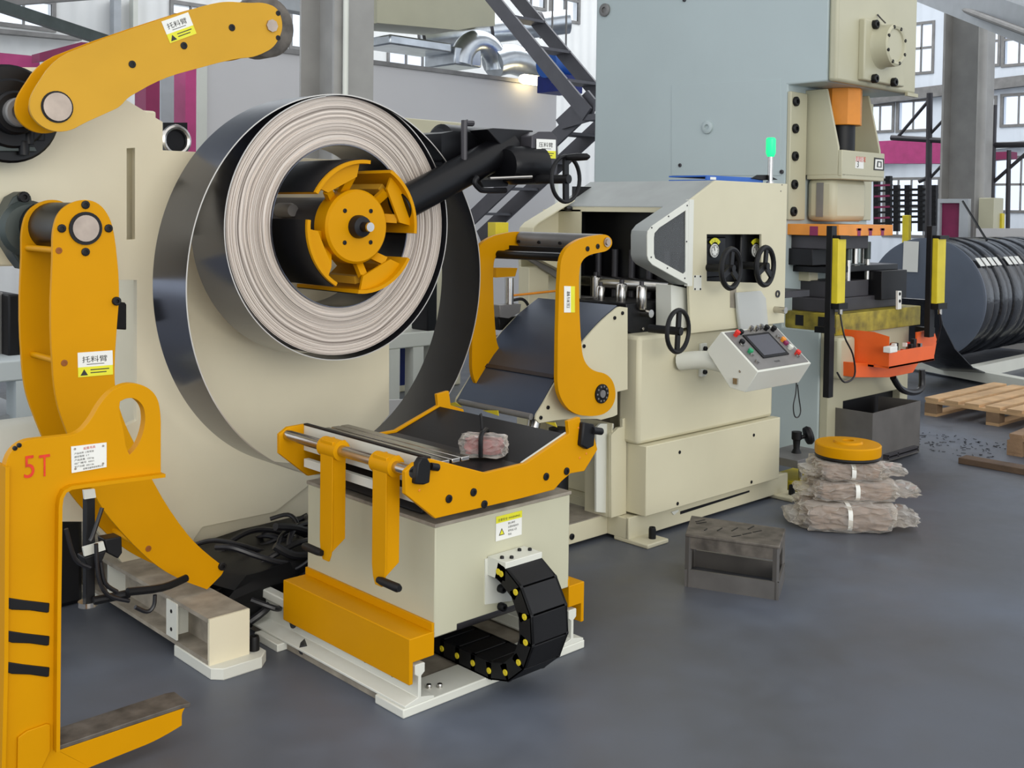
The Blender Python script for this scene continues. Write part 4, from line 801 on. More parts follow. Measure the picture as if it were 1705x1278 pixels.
bolts(lp, PY([(1131.5, 752.5), (1255, 724), (1128, 838), (1251, 802)], YF), (0, -1, 0), .009, .003, 'rubber')
obj('panel_slot', MB().prism(PY([(1133, 851), (1248, 816), (1248, 819), (1133, 856)], 3.353), (0, .004, 0)), 'rubber', lp)
obj('slot_hook', MB().prism(PY([(1118, 852), (1130, 848), (1130, 851), (1122, 857)], 3.35), (0, .004, 0)), 'white', lp)
obj('mid_cabinet', MB().box(4.035, 5.20, 3.335, 3.47, .476, 1.004), 'cream', t, bev=.02)
obj('inner_body', MB().box(4.2, 5.15, 3.47, 4.2, .12, 1.0), 'cream', t, bev=.006)
FO = [(1192, 300), (1311, 306), (1306, 537), (1150, 555), (1147, 472), (1147, 335)]
op = [(1177, 390), (1268, 390), (1268, 471), (1177, 468)]
obj('hood_side', MB().prism(PY(FO, YF), (0, .015, 0), [PY(op, YF)]), 'cream', t, bev=.002)
tl, tr, bl, br_ = P(1192, 300, Y=YF), P(1311, 306, Y=YF), P(1150, 555, Y=YF), P(1306, 537, Y=YF)
xs = 4.30; zs = tl.z-(tl.x-xs)*(tl.z-P(1147, 335, Y=YF).z)/(tl.x-P(1147, 335, Y=YF).x)
YK = 4.165
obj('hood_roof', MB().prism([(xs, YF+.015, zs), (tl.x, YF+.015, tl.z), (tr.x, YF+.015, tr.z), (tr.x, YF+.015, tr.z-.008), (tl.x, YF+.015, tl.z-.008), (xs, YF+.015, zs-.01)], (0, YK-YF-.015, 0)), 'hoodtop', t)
obj('hood_end', MB().box(tr.x-.012, tr.x, YF+.015, YK, 1.0, tr.z-.008), 'cream', t)
obj('hood_front', MB().box(xs, xs+.01, 3.36, YK, zs-.03, zs-.004).box(xs, xs+.01, 3.98, YK+.1, 1.0, zs-.02), 'cream', t)
obj('back_frame', MB().box(4.4, 5.2, 4.10, 4.14, 1.0, 1.74), 'navy' if 0 else 'black', t)
obj('gear_case', MB().box(4.47, 4.86, 3.42, 4.1, 1.0, 1.66), 'blackgloss', t); obj('roll_stand', MB().box(4.9, 5.2, 3.36, 4.1, 1.0, 1.5), 'blackgloss', t, bev=.01)
obj('inner_roof_liner', MB().prism([(4.36, 3.36, zs+.0), (4.60, 3.36, 1.75), (5.2, 3.36, 1.75), (5.2, 3.36, 1.74), (4.6, 3.36, 1.735), (4.36, 3.36, zs-.03)], (0, .78, 0)), 'black', t)
for yy in (3.5, 3.62, 3.74, 3.86, 3.98): obj('drive_spindle', MB().cyl((4.45, yy, 1.12), (4.45, yy, 1.40), .018), 'darkmetal', t, smooth=True)
# hexagonal guard with acrylic window
HX = [(1147, 334), (1086, 376), (1079, 385), (1078, 392), (1078, 425), (1080, 433), (1086, 440), (1147, 474)]
HI = [(1142, 350), (1098, 379), (1090, 388), (1089, 396), (1089, 422), (1091, 430), (1138, 456), (1142, 452)]
YH = 3.275
hg = obj('side_guard', MB().prism(PY(HX, YH), (0, .006, 0), [PY(HI, YH)]), 'white', t, bev=.001)
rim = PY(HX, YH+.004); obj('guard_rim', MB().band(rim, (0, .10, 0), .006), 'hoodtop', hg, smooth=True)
obj('guard_edge', MB().box(P(1146, 400, Y=YH).x, P(1154, 400, Y=YH).x, YH-.001, YH+.02, P(1150, 476, Y=YH).z, P(1150, 332, Y=YH).z), 'white', hg)
obj('guard_window', MB().prism(PY(HI, YH+.007), (0, .003, 0)), 'acrylic', hg)
bolts(hg, PY([(1144, 342), (1113, 360), (1085, 379), (1143, 402), (1084, 428), (1111, 446), (1140, 463)], YH), (0, -1, 0), .004, .003, 'darkmetal')
HB = [q+LY*.87 for q in PY(HX, YH)]; obj('side_guard', MB().prism([*HB], (0, .006, 0)), 'cream', t)
obj('guard_rim', MB().band([v-LY*.1 for v in HB], (0, .1, 0), .006), 'cream', t, smooth=True)
obj('side_wing', MB().prism([q for q in PY([(937, 338), (985, 338), (985, 560), (905, 560), (905, 470), (868, 452), (866, 390)], 4.24)], (0, .02, 0)), 'cream', t)
obj('cable_tube', MB().tube(PY([(942, 347), (975, 347), (1005, 350)], 4.05), .012, 8), 'cable', t, smooth=True)
hinge = PY([(1155, 458), (1168, 458), (1168, 483), (1155, 483)], YF-.002); obj('hinge', MB().prism(hinge, (0, .003, 0)), 'white', t); bolts(t, PY([(1157, 460), (1166, 460), (1157, 481), (1166, 481)], YF-.002), (0, -1, 0), .005, .003, 'black')
# adjusting dials in the opening
rp = PY([(1177, 389), (1268, 389), (1268, 473), (1177, 470)], 3.40); obj('recess_plate', MB().prism([v+LX*.0 for v in rp], (0, .01, 0)), 'black', t)
for cxp, hwc in ((1188, (1217, 447)), (1257, (1274, 443))):
    c = P(cxp, 417, Y=3.36); bl_ = obj('gear_block', MB().box(c.x-.085, c.x+.11, 3.36, 3.41, c.z-.14, c.z+.07), 'blackgloss', t, bev=.006)
    obj('dial_plate', MB().rings(c+FR*.002, c+FR*1.002, [(0, 0), (.036, 0), (.036, .006), (0, .006)], 28), 'paper', bl_, smooth=True)
    obj('dial_ring', MB().rings(c+FR*.009, c+FR*1.009, [(.028, 0), (.03, 0), (.03, .001), (.028, .001)], 28), 'ink', bl_)
    obj('dial_pointer', MB().bar(c+FR*.0095, c+FR*.0095+Vector((-.008, 0, .022)), .004, .001, up=(0, 1, 0)), 'ink', bl_)
    for k in range(8): a = 2*pi*k/8; u = Vector((cos(a), 0, sin(a))); obj('dial_tick', MB().bar(c+FR*.0095+u*.022, c+FR*.0095+u*.027, .003, .001, up=(0, 1, 0)), 'ink', bl_)
    yc = c+LZ*.005; arcp = arc(yc.x, yc.z, .062, 40, 140, 10, Y=3.355)+arc(yc.x, yc.z, .04, 140, 40, 10, Y=3.355); obj('dial_arc', MB().prism(arcp, (0, -.004, 0)), 'labelyellow', bl_)
    for a in (60, 90, 120): text(bl_, '5', Vector((yc.x+.047*cos(radians(a))-.004, 3.3505, yc.z+.047*sin(radians(a))-.004)), LX, LZ, .012)
    h_ = P(*hwc, Y=3.17); handwheel(t, h_, (.12, -1, 0), .098, spokes=3, rt=.014, stub=.17, rot=.4)
h_ = P(1207, 460, Y=3.2)
c = P(1294, 489, Y=YF); obj('cable_gland', MB().rings(c+FR*.001, c+FR, [(.012, 0), (.02, 0), (.02, .006), (.012, .006)], 20), 'darkmetal', t, smooth=True)
bolts(t, PY([(1302, 307.5), (1300, 318)], YF), (0, -1, 0), .004, .002, 'greymetal')
obj('stub_shaft', MB().cyl(P(1290, 515, Y=YF), P(1290, 515, Y=YF)+FR*.07, .018), 'steel', t, smooth=True)
obj('seam_strip', MB().prism(PY([(1220, 470), (1226, 471), (1226, 513), (1216, 512), (1216, 478)], YF-.002), (0, .002, 0)), 'browncream', t)
handwheel(t, P(1129, 551, Y=3.17), (.12, -1, 0), .10, spokes=2, rt=.011, stub=.16, rot=1.5)
# entry rollers: vertical guide rolls, slides and pinch block
zt_, zb_ = 1.27, 1.10
for px, py, y, r, h in ((992, 477, 3.95, .03, .12), (1035, 493, 3.6, .028, .13), (1068, 495, 3.45, .026, .12), (1000, 492, 3.7, .022, .1), (1120, 440, 3.6, .03, .14)):
    c = P(px, py, Y=y); g = obj('guide_roller', MB().rings(c-LZ*h/2, c+LZ*h/2, [(0, 0), (r*.8, 0), (r, .008), (r, h-.008), (r*.8, h), (0, h)], 24), 'steel', t, smooth=True)
    obj('roller_pin', MB().cyl(c+LZ*h/2, c+LZ*(h/2+.02), r*.45), 'darkmetal', g, smooth=True)
obj('guide_slide', MB().prism(PY([(1043, 505), (1120, 500), (1120, 556), (1062, 561), (1043, 552)], 3.46), (0, .35, 0)), 'black', t, bev=.006)
bolts(t, PY([(1070, 547), (1073, 522)], 3.455), (0, -1, 0), .008, .006, 'steel')
obj('guide_table', MB().box(4.0, 4.45, 3.5, 4.1, 1.04, 1.06), 'greymetal', t)
obj('guide_bar', MB().cyl((4.2, 3.4, 1.1), (4.2, 4.1, 1.1), .02), 'steel', t, smooth=True)
obj('pinch_roller', MB().cyl((4.42, 3.45, 1.22), (4.42, 4.08, 1.22), .035), 'steel', t, smooth=True)
obj('entry_lip', MB().box(4.33, 4.40, 3.45, 4.05, 1.12, 1.14), 'greymetal', t)
obj('entry_housing', MB().prism(PY([(1118, 474), (1146, 480), (1146, 545), (1118, 550)], 3.345), (0, .1, 0)), 'white', t, bev=.003)
# curved loop table
YT, YTB = 3.37, 3.91
QS = [(1045, 512), (1038, 511), (1030, 510), (1000, 535), (970, 569), (940, 610), (918, 648), (903, 675), (893, 690), (892, 698), (898, 704), (940, 697), (995, 697), (1000, 699), (1022, 693), (1028, 690), (1028, 652), (1045, 648)]
QS = rnd_out(QS)
sp_ = obj('table_side', MB().prism(PY(QS, YT), (0, .01, 0)), 'cream', t, bev=.001)
bolts(sp_, PY([(1036, 521), (1023, 529), (972, 576), (912, 678), (900, 695)], YT), (0, -1, 0), .009, .006, 'rubber')
sp2 = obj('table_side', MB().prism([q+LY*(YTB-YT) for q in PY(QS, YT)], (0, .01, 0)), 'cream', t, bev=.001)
cur = PY([(893, 694), (903, 675), (918, 648), (940, 610), (970, 569), (1000, 535), (1030, 509)], YT)
obj('table_sheet', MB().band([c+LY*.012 for c in cur], (0, YTB-YT-.012, 0), .004), 'bluesheet', t, smooth=True)
obj('lip_roller', MB().cyl(cur[0]+LY*.02-LX*.012, cur[0]+LY*.5-LX*.012, .014), 'greymetal', t, smooth=True)
obj('sheet_joint', MB().bar((cur[3]+cur[2])/2+LY*.02+Vector((-.006, 0, .004)), (cur[3]+cur[2])/2+LY*.53+Vector((-.006, 0, .004)), .02, .004, up=(-.7, 0, .7)), 'darkmetal', t)
for tri in ([(741, 673), (770, 678), (758, 669)], [(803, 683), (830, 692), (829, 683)], [(908, 703), (927, 711), (924, 703)]): obj('hazard_arrow', MB().prism([P(a, b, X=3.335) for a, b in tri], LX*.003), 'lemon', t)
obj('table_cylinder', MB().cyl((3.55, 3.6, .45), (3.65, 3.62, .75), .03), 'steel', t, smooth=True)
# yellow press-down arms
AO = [(996, 391), (1008, 390), (1016, 394), (1020, 402), (1018, 411), (1010, 418), (985, 423), (973, 429), (966, 441), (964, 465), (965, 520), (967, 560), (970, 592), (977, 608), (990, 618), (1008, 621), (1020, 632), (1026, 652), (1023, 672), (1010, 688), (990, 693), (962, 691), (944, 680), (932, 660), (928, 638), (929, 560), (931, 480), (934, 432), (943, 412), (962, 399), (980, 394)]
YA = 3.28; AO = rnd_out(AO); A0 = PY(AO, YA)
ya = obj('press_arm', MB().prism(A0, (0, .022, 0)), 'yellow', t, bev=.002)
tipf = P(1010, 403, Y=YA); YBk = 3.845
yb = obj('press_arm', MB().prism([q+LY*(YBk-YA) for q in A0], (0, .022, 0)), 'yellow', t, bev=.002)
bolts(ya, PY([(978, 412), (982, 411)], YA)[:0]+PY([(969, 415), (986, 412)], YA)[:0]+PY([(978, 414), (995, 410)], YA), (0, -1, 0), .012, .004, 'rubber')
obj('roller_end', MB().rings(tipf+FR*.001, tipf+FR, [(0, 0), (.022, 0), (.022, .006), (.014, .006), (.014, .012), (0, .012)], 24), 'brushed', ya, smooth=True)
pv = P(1001, 655, Y=YA); obj('pivot_ring', MB().rings(pv+FR*.0, pv+FR, [(0, 0), (.044, 0), (.044, .008), (.024, .01), (.02, .004), (0, .004)], 32), 'rubber', ya, smooth=True)
obj('pivot_pin', MB().cyl(pv+FR*.002, pv+FR*.012, .018), 'greymetal', ya, smooth=True)
bolts(ya, [pv+Vector((.034*cos(2*pi*k/10), -.008, .034*sin(2*pi*k/10))) for k in range(10)], (0, -1, 0), .0045, .003, 'greymetal')
obj('pivot_shaft', MB().cyl(pv+LY*.02, pv+LY*(YBk-YA), .03), 'greymetal', t, smooth=True)
mid = tipf+LX*-.01
obj('press_roller', MB().cyl(tipf+LY*.03, tipf+LY*(YBk-YA-.01), .036, n=28), 'greymetal', t, smooth=True)
obj('roller_guard', MB().bar(P(985, 420, Y=YA+.03)+LY*0, P(985, 420, Y=YA+.03)+LY*.66, .02, .03), 'black', t, bev=.002)
bolts(t, [tipf+LY*(.12+.14*k)+Vector((-.036, 0, -.012)) for k in range(4)], (-1, 0, 0), .008, .006, 'black')
obj('cross_tube', MB().tube([P(960, 418, Y=YA+.05)+LZ*-.03, P(960, 418, Y=YA+.05)+LY*.55+LZ*-.035, P(960, 418, Y=YA+.05)+LY*.72+LZ*-.04], .02, 12), 'blackgloss', t, smooth=True)
obj('cross_tube', MB().bar(P(975, 424, Y=YA+.05), P(975, 424, Y=YA+.05)+LY*.62-LZ*.005, .03, .016), 'black', t)
la_ = PY([(938, 520), (952, 521), (951, 477), (939, 475)], YA-.0006)
o0, o1, o2 = P(939, 520, Y=YA-.001), P(957, 520, Y=YA-.001), P(939, 476, Y=YA-.001)
obj('warning_label', MB().prism([o0, o0.lerp(o1, .62), o2+(o1-o0)*.62, o2], FR*.001), 'paper', ya); obj('label_band', MB().prism([o0.lerp(o1, .62), o1, o2+(o1-o0), o2+(o1-o0)*.62], FR*.001), 'labelyellow', ya)
text(ya, '压料臂', o0+(o1-o0)*.48+LZ*.02+FR*.0015, LZ, -LX, .022, fit=.075)
c = P(828, 385, Y=4.06); obj('arm_post', MB().box(c.x-.03, c.x+.06, 4.04, 4.1, P(828, 404, Y=4.06).z, P(828, 370, Y=4.06).z), 'lemon', t, bev=.002)
obj('air_cylinder', MB().cyl(P(848, 462, Y=3.93), P(848, 510, Y=3.93), .022), 'steel', t, smooth=True); obj('cylinder_clamp', MB().prism(PY([(826, 446), (862, 446), (858, 460), (826, 462)], 3.9), (0, .06, 0)), 'yellow', t, bev=.002)
obj('cylinder_base', MB().prism(PY([(832, 508), (868, 506), (866, 520), (848, 530), (832, 528)], 3.9), (0, .06, 0)), 'greymetal', t, bev=.003)
obj('valve_block', MB().prism(PY([(830, 528), (868, 526), (872, 545), (832, 550)], 3.95), (0, .08, 0)), 'black', t, bev=.006)
obj('yellow_hose', MB().tube(PY([(850, 492), (890, 488), (935, 483)], 4.0), .006, 8), 'amber', t, smooth=True); obj('black_hose', MB().tube(PY([(852, 500), (870, 498), (880, 510), (882, 530)], 3.95), .008, 8), 'cable', t, smooth=True)
obj('rear_column', MB().box(P(900, 500, Y=4.15).x-.12, P(900, 500, Y=4.15).x+.03, 4.12, 4.2, .1, 1.3), 'cream', t, bev=.003)
obj('rear_strut', MB().bar(P(880, 428, Y=4.1), P(945, 470, Y=4.1), .02, .03), 'greymetal', t)
# posts between table and cabinet
obj('guide_post', MB().prism(PY([(1018, 724), (1030, 712), (1037, 711), (1037, 697), (1043, 695), (1043, 855), (1018, 862)], 3.42), (0, .02, 0)), 'cream', t, bev=.002)
q = P(1000, 700, Y=3.5); obj('guide_post', MB().prism(PY([(993, 712), (1000, 705), (1022, 705), (1022, 855), (993, 852)], 3.46), (0, .012, 0)), 'white', t, bev=.001)
obj('post_web', MB().box(P(1019, 780, Y=3.43).x-.006, P(1019, 780, Y=3.43).x, 3.43, 3.6, .12, .58), 'cream', t)
obj('post_plate', MB().box(P(1005, 780, Y=3.62).x-.05, P(1043, 700, Y=3.62).x+.1, 3.66, 3.68, .12, .72), 'browncream', t)
bolts(t, PY([(1017, 783)], 3.44), (-1, 0, 0), .008, .006, 'black')
obj('link_beam', MB().box(3.45, 4.0, 3.49, 3.85, .02, .115), 'cream', t, bev=.003); obj('link_top', MB().box(3.45, 4.0, 3.49, 3.85, .115, .12), 'browncream', t)
obj('link_riser', MB().box(3.35, 3.80, 3.72, 4.0, .12, .23), 'cream', t, bev=.003)
bolts(t, PY([(952, 893)], 3.488), (0, -1, 0), .015, .006, 'black')
obj('dark_cylinder', MB().cyl((3.78, 3.62, .13), (3.78, 3.62, .55), .05), 'black', t, smooth=True)
# operator console
XL, XR = 4.3, 4.765
def cxp(a, b, X=XL): return P(a, b, X=X)
sec = [cxp(1201, 552), cxp(1262, 619), cxp(1241, 653), cxp(1215, 645), cxp(1180, 590), cxp(1177, 583)]
op_ = obj('operator_console', MB().prism(sec, (XR-XL, 0, 0)), 'white', t, bev=.003)
U, V = sec[0], sec[1]; dn = (V-U).normalized(); nrm = LX.cross(dn).normalized()
if nrm.z < 0: nrm = -nrm
Ld = (V-U).length
def onp(u, v, h=0): return U+LX*((XR-XL)*u)+dn*(Ld*v)+nrm*h
def patch(u0, u1, v0, v1, h0, h1):
    c = onp((u0+u1)/2, (v0+v1)/2, (h0+h1)/2); return MB().obox(c, LX*(XR-XL)*(u1-u0)/2, dn*Ld*(v1-v0)/2, nrm*(h1-h0)/2)
obj('control_panel', patch(.03, .97, .04, .96, 0, .003), 'greymetal', op_); obj('touch_screen_bezel', patch(.26, .74, .16, .74, .003, .01), 'black', op_, bev=.002); obj('touch_screen', patch(.30, .70, .21, .69, .01, .0105), 'screen', op_)
for u, v, m_, h in ((.15, .14, 'red', .03), (.26, .1, 'rubber', .02), (.13, .33, 'rubber', .02), (.12, .37, 'steel', .01), (.13, .56, 'green', .02), (.13, .62, 'steel', .012), (.1, .8, 'steel', .014), (.45, .07, 'steel', .03), (.55, .08, 'steel', .03), (.64, .06, 'steel', .03), (.74, .08, 'rubber', .025), (.85, .12, 'rubber', .025), (.83, .3, 'steel', .012), (.85, .4, 'amber', .02), (.85, .48, 'maroon', .016), (.85, .6, 'white', .02), (.87, .76, 'red', .026), (.86, .8, 'steel', .012)):
    c = onp(u, v, .003); r = .014 if m_ != 'steel' else .012; obj('button', MB().rings(c, c+nrm, [(0, 0), (r*.8, 0), (r*.8, h*.5), (r, h*.55), (r*.9, h), (0, h)], 16), m_, op_, smooth=True)
text(op_, 'FEEDER', onp(.4, .86, .0035), LX, -dn, .014, 'ink')
obj('console_latch', MB().obox(P(1226, 634, X=XL), LX*.012, LY*.012, LZ*.014), 'steel', op_); bolts(op_, [P(1232, 618, X=XL-.001)], (-1, 0, 0), .006, .003, 'steel')
obj('cable_loop', MB().tube([P(1326, 637, Y=2.95), P(1325, 655, Y=2.95), P(1321, 675, Y=2.95), P(1323, 692, Y=2.95), P(1329, 694, Y=2.95), P(1333, 684, Y=2.95), P(1330, 660, Y=2.95), P(1328, 640, Y=2.95)], .0035, 6), 'cable', op_, smooth=True)
obj('bracket_plate', MB().box(P(1173, 600, Y=3.32).x-.03, P(1173, 600, Y=3.32).x+.02, 3.32, 3.335, P(1168, 627, Y=3.32).z, P(1168, 572, Y=3.32).z), 'white', t, bev=.002)
bolts(t, PY([(1173.5, 580), (1173, 619)], 3.318), (0, -1, 0), .012, .012, 'rubber')
obj('console_arm', MB().tube([Vector((4.33, 3.32, .86)), Vector((4.36, 3.18, .88)), Vector((4.38, 3.05, .86))], .045, 12), 'white', t, smooth=True)
# clear bag hanging over hood, blue folder
o = obj('clear_bag', MB().prism(PY([(1228, 487), (1268, 484), (1276, 496), (1280, 540), (1276, 548), (1234, 552), (1230, 520)], 3.27), (0, .02, 0)), 'bagfilm', bev=.006); tag(o, 'clear plastic bag taped on the hood above the console', 'bag')
tf = thing('blue_folder', 'blue folder lying on top of the feeder hood', 'folder', (4.9, 3.5, 1.775))
q0, q1 = P(1174, 299, Y=3.42), P(1268, 300, Y=3.42); ztp = tl.z
obj('cover', MB().box(q0.x, q1.x, 3.42, 3.66, ztp+.001, ztp+.008), 'blue', tf, bev=.001); obj('spine', MB().box(q0.x, q1.x, 3.41, 3.42, ztp+.001, ztp+.03), 'blue', tf, bev=.001)
obj('top_cover', MB().box(q0.x, q1.x-.12, 3.42, 3.66, ztp+.022, ztp+.03), 'blue', tf, bev=.001); obj('paper_label', MB().box(q0.x+.03, q0.x+.08, 3.408, 3.41, ztp+.008, ztp+.022), 'paper', tf)
o = obj('black_glove', MB().prism(PY([(1252, 297), (1262, 291), (1280, 291), (1296, 299), (1270, 300)], 3.40), (0, .012, 0)), 'rubber', bev=.003); tag(o, 'black rag lying at the right end of the blue folder', 'rag')
c = P(1283, 268, Y=3.385); tl_ = thing('signal_light', 'small lit green signal light on chrome stem above the feeder hood', 'lamp', (c.x, 3.385, ztp))
obj('stem', MB().cyl((c.x, 3.385, ztp), (c.x, 3.385, P(1283, 260, Y=3.385).z), .014), 'steel', tl_, smooth=True); obj('lens', MB().rings((c.x, 3.385, P(1283, 261, Y=3.385).z), (c.x, 3.385, P(1283, 229, Y=3.385).z), [(0, 0), (.018, 0), (.027, .2), (.027, .92), (.02, 1), (0, 1)], 20, True), 'lampgreen', tl_, smooth=True)
obj('base_nut', MB().cyl((c.x, 3.385, ztp), (c.x, 3.385, ztp+.012), .022, n=12), 'steel', tl_)
# ================================================================ STAMPING PRESS
XP = 6.28; YHd = P(1390, 133, X=XP).y; YCo = P(1308, 300, X=XP).y; YBa = P(990, 200, X=XP).y; XPr = P(1512, 640, Y=YHd).x
pr = thing('stamping_press', 'large pale grey C-frame stamping press with orange slide parts', 'press', ((XP+XPr)/2, 4.9, 0)); t = pr
zH = P(1390, 134, X=XP).z; zB = P(1382, 553, X=XP).z; 
obj('frame', MB().prism([(XP, YBa, 0), (XP, YBa, 4.2), (XP, YHd+.06, 4.2), (XP, YHd+.06, zH), (XP, YCo, zH), (XP, YCo, zB), (XP, YHd+.06, zB), (XP, YHd+.06, 0)], (XPr-XP, 0, 0)), 'presscool', t, bev=.012)
obj('head_front', MB().box(XP+.012, XPr-.004, YHd-.005, YHd+.06, zH, 4.2), 'presscream', t, bev=.02)
bw = P(1404, 668, Y=YHd); zop = bw.z
obj('base_front', MB().prism([(XP+.004, YHd, 0), (XP+.004, YHd, zB), (XPr-.004, YHd, zB), (XPr-.004, YHd, 0), (XPr-.12, YHd, 0), (XPr-.12, YHd, zop), (bw.x, YHd, zop), (bw.x, YHd, 0)], (0, .06, 0)), 'presscream', t, bev=.006)
obj('scrap_opening', MB().box(bw.x, XPr-.12, YHd+.055, YHd+.058, 0.002, zop), 'black', t)
obj('leg_cover', MB().prism(PY([(1398, 563), (1425, 560), (1425, 600), (1412, 634), (1398, 632)], YHd-.12), (0, .12, 0)), 'presscream', t, bev=.02)
obj('foot_pad', MB().box(XP-.12, XP+.2, YHd+.02, YHd+.3, 0, .05), 'presscream', t, bev=.004)
bolts(t, [P(1008, 17, X=XP)], (-1, 0, 0), .05, .02, 'greymetal', 'port_cap', 20); bolts(t, [P(1179, 212, X=XP)], (-1, 0, 0), .045, .02, 'presscool', 'port_cap', 20)
bolts(t, [P(1140, 0, X=XP), P(1133, 275, X=XP), P(1302, 286, X=XP)], (-1, 0, 0), .014, .012, 'darkmetal')
obj('service_panel', MB().prism([P(a, b, X=XP-.004) for a, b in ((1118, 142), (1300, 132), (1300, 292), (1118, 292))], (.006, 0, 0)), 'presscool', t, bev=.001)
# crank bearing flange
q0, q1 = P(1441, 34, Y=YHd-.05), P(1506, 145, Y=YHd-.05)
fl_ = obj('bearing_plate', MB().box(q0.x, q1.x, YHd-.05, YHd, q1.z, P(1441, 30, Y=YHd-.05).z), 'presscream', t, bev=.01)
c = P(1467, 78, Y=YHd-.05); R_ = (P(1484, 38, Y=YHd-.2)-P(1484, 110, Y=YHd-.2)).length/2
c.y = YHd-.05; obj('bearing_cap', MB().rings(c, c+FR, [(0, 0), (R_*1.08, 0), (R_, .02), (R_, .105), (R_-.015, .115), (R_-.03, .11), (R_-.035, .10), (0, .10)], 48), 'presscream', fl_, smooth=True)
bolts(fl_, [c+FR*.111+Vector((R_*.88*cos(a), 0, R_*.88*sin(a))) for a in [radians(20+45*k) for k in range(8)]], (0, -1, 0), .012, .006, 'rubber')
bolts(fl_, PY([(1455, 41), (1454, 131), (1486, 137)], YHd-.05), (0, -1, 0), .03, .03, 'rubber')
obj('grease_pipe', MB().tube([P(1461, 24, Y=YHd-.01), P(1466, 30, Y=YHd-.03), P(1474, 38, Y=YHd-.12)], .005, 6), 'darkmetal', fl_)
obj('head_edge', MB().box(P(1514, 0, Y=YHd).x-.03, XPr, YHd-.02, YHd, zH-.02, zH+.004), 'presscream', t)
# gib plate with bolts
zg0, zg1 = P(1320, 366, Y=YCo-.03).z, P(1320, 152, Y=YCo-.03).z
gx0, gx1 = XP-.0, P(1343, 250, Y=YCo-.03).x
gp = obj('gib_plate', MB().box(gx0, gx1, YCo-.03, YCo, zg0, zg1), 'presscream', t, bev=.006)
bolts(gp, PY([(1324, 169), (1323, 214), (1322.5, 260), (1321.5, 307), (1320, 352)], YCo-.03), (0, -1, 0), .032, .02, 'rubber')
obj('right_gib', MB().box(XPr-.2, XPr, YCo-.03, YCo, zg0, zg1), 'presscream', t, bev=.006)
# slide with open guard
SY = 3.684; sx0, sx1 = P(1402, 270, Y=SY).x, P(1473, 270, Y=SY).x
zs1, zs0 = P(1402, 249, Y=SY).z, P(1402, 293, Y=SY).z; zbot = P(1400, 369, Y=SY).z
ztop = zH-.02
for x in (sx0, sx1-.02):
    obj('slide_cheek', MB().prism([(x, YCo-.001, zs0+.01), (x, YCo-.001, ztop), (x, YCo-.16, ztop), (x, SY+.03, zs1+.02), (x, SY+.03, zs0+.01)], (.02, 0, 0)), 'presscream', t, bev=.003)
sb = obj('slide_front', MB().box(sx0, sx1, SY, SY+.03, zs0+.0, zs1), 'presscream', t, bev=.006)
obj('slide_floor', MB().box(sx0+.002, sx1-.002, SY, YCo-.02, zs0-.02, zs0+.02), 'presscream', t, bev=.006); obj('slide_back', MB().box(sx0+.02, sx1-.02, YCo-.06, YCo-.03, zs0, ztop), 'presscream', t)
obj('slide_body', MB().box(sx0+.02, sx1-.12, SY+.06, YCo-.01, zbot, zs0-.01), 'presscream', t, bev=.04)
obj('slide_slot', MB().box(sx0+.014, sx0+.024, YCo-.14, YCo-.09, zbot+.03, zbot+.26), 'greymetal', t)
xm = (sx0+sx1)/2
zr = P(1400, 208, Y=SY+.12).z
obj('ram_cover', MB().rings((xm-.02, SY+.16, zr), (xm-.02, SY+.16, zH), [(0, 0), (.135, 0), (.135, 1), (0, 1)], 8, True), 'amber', t, bev=.004)
obj('ram_screw', MB().cyl((xm-.02, SY+.16, zs0+.02), (xm-.02, SY+.16, zr), .09), 'black', t, smooth=True)
obj('adjust_motor', MB().cyl((sx0+.08, SY+.15, zs0+.02), (sx0+.08, SY+.15, zs1+.06), .06), 'black', t, smooth=True)
obj('warning_label', MB().prism(PY([(1425, 261), (1438, 262), (1438, 281), (1424, 280)], SY-.002), (0, .002, 0)), 'paper', sb); text(sb, '危险区域', P(1425, 268, Y=SY-.003), LX, LZ, .04, 'redink', fit=.13)
text(sb, '3', P(1427, 278, Y=SY-.003), LX, LZ, .06, 'ink')
obj('emblem_plate', MB().prism(PY([(1456, 262), (1472, 264), (1472, 284), (1455, 283)], SY-.003), (0, .003, 0)), 'ink', sb); obj('emblem_field', MB().prism(PY([(1458, 265), (1470, 266), (1470, 282), (1457, 281)], SY-.005), (0, .002, 0)), 'paper', sb)
obj('emblem_mark', MB().prism(PY([(1461, 268), (1468, 269), (1468, 279), (1460, 278)], SY-.006), (0, .001, 0), [PY([(1462.5, 270), (1466.5, 270.5), (1466.5, 277.5), (1462, 277)], SY-.006)]), 'ink', sb)
# upper orange die plate + bolster
YO = 3.59
a_, b_ = P(1397, 374, Y=YO), P(1487, 374, Y=YO); zo1 = a_.z; zo0 = P(1397, 393, Y=YO).z
op2 = obj('slide_plate', MB().box(a_.x, b_.x, YO, YO+.62, zo0, zo1), 'amber', t, bev=.003)
for px in (1430, 1449, 1469): q = P(px, 390, Y=YO); obj('tee_slot', MB().box(q.x-.02, q.x+.02, YO-.002, YO+.001, zo0, zo0+.05).box(q.x-.03, q.x+.03, YO-.002, YO+.001, zo0+.035, zo0+.05), 'maroon', op2)
for py_ in (YO+.18, YO+.42): obj('tee_slot', MB().box(a_.x-.002, a_.x+.001, py_-.03, py_+.03, zo0, zo0+.06), 'maroon', op2)
a2, b2 = P(1393, 525, Y=YO), P(1533, 515, Y=YO); zb1, zb0 = P(1395, 524, Y=YO).z, P(1393, 559, Y=YO).z
bo = obj('bolster_plate', MB().box(a2.x, b2.x, YO, YO+.85, zb0, zb1), 'olive', t, bev=.004)
for k in range(2): q = P((1331, 1369)[k], 538, X=a2.x); obj('tee_slot', MB().box(a2.x-.002, a2.x+.001, q.y-.03, q.y+.03, zb1-.09, zb1-.02), 'black', bo)
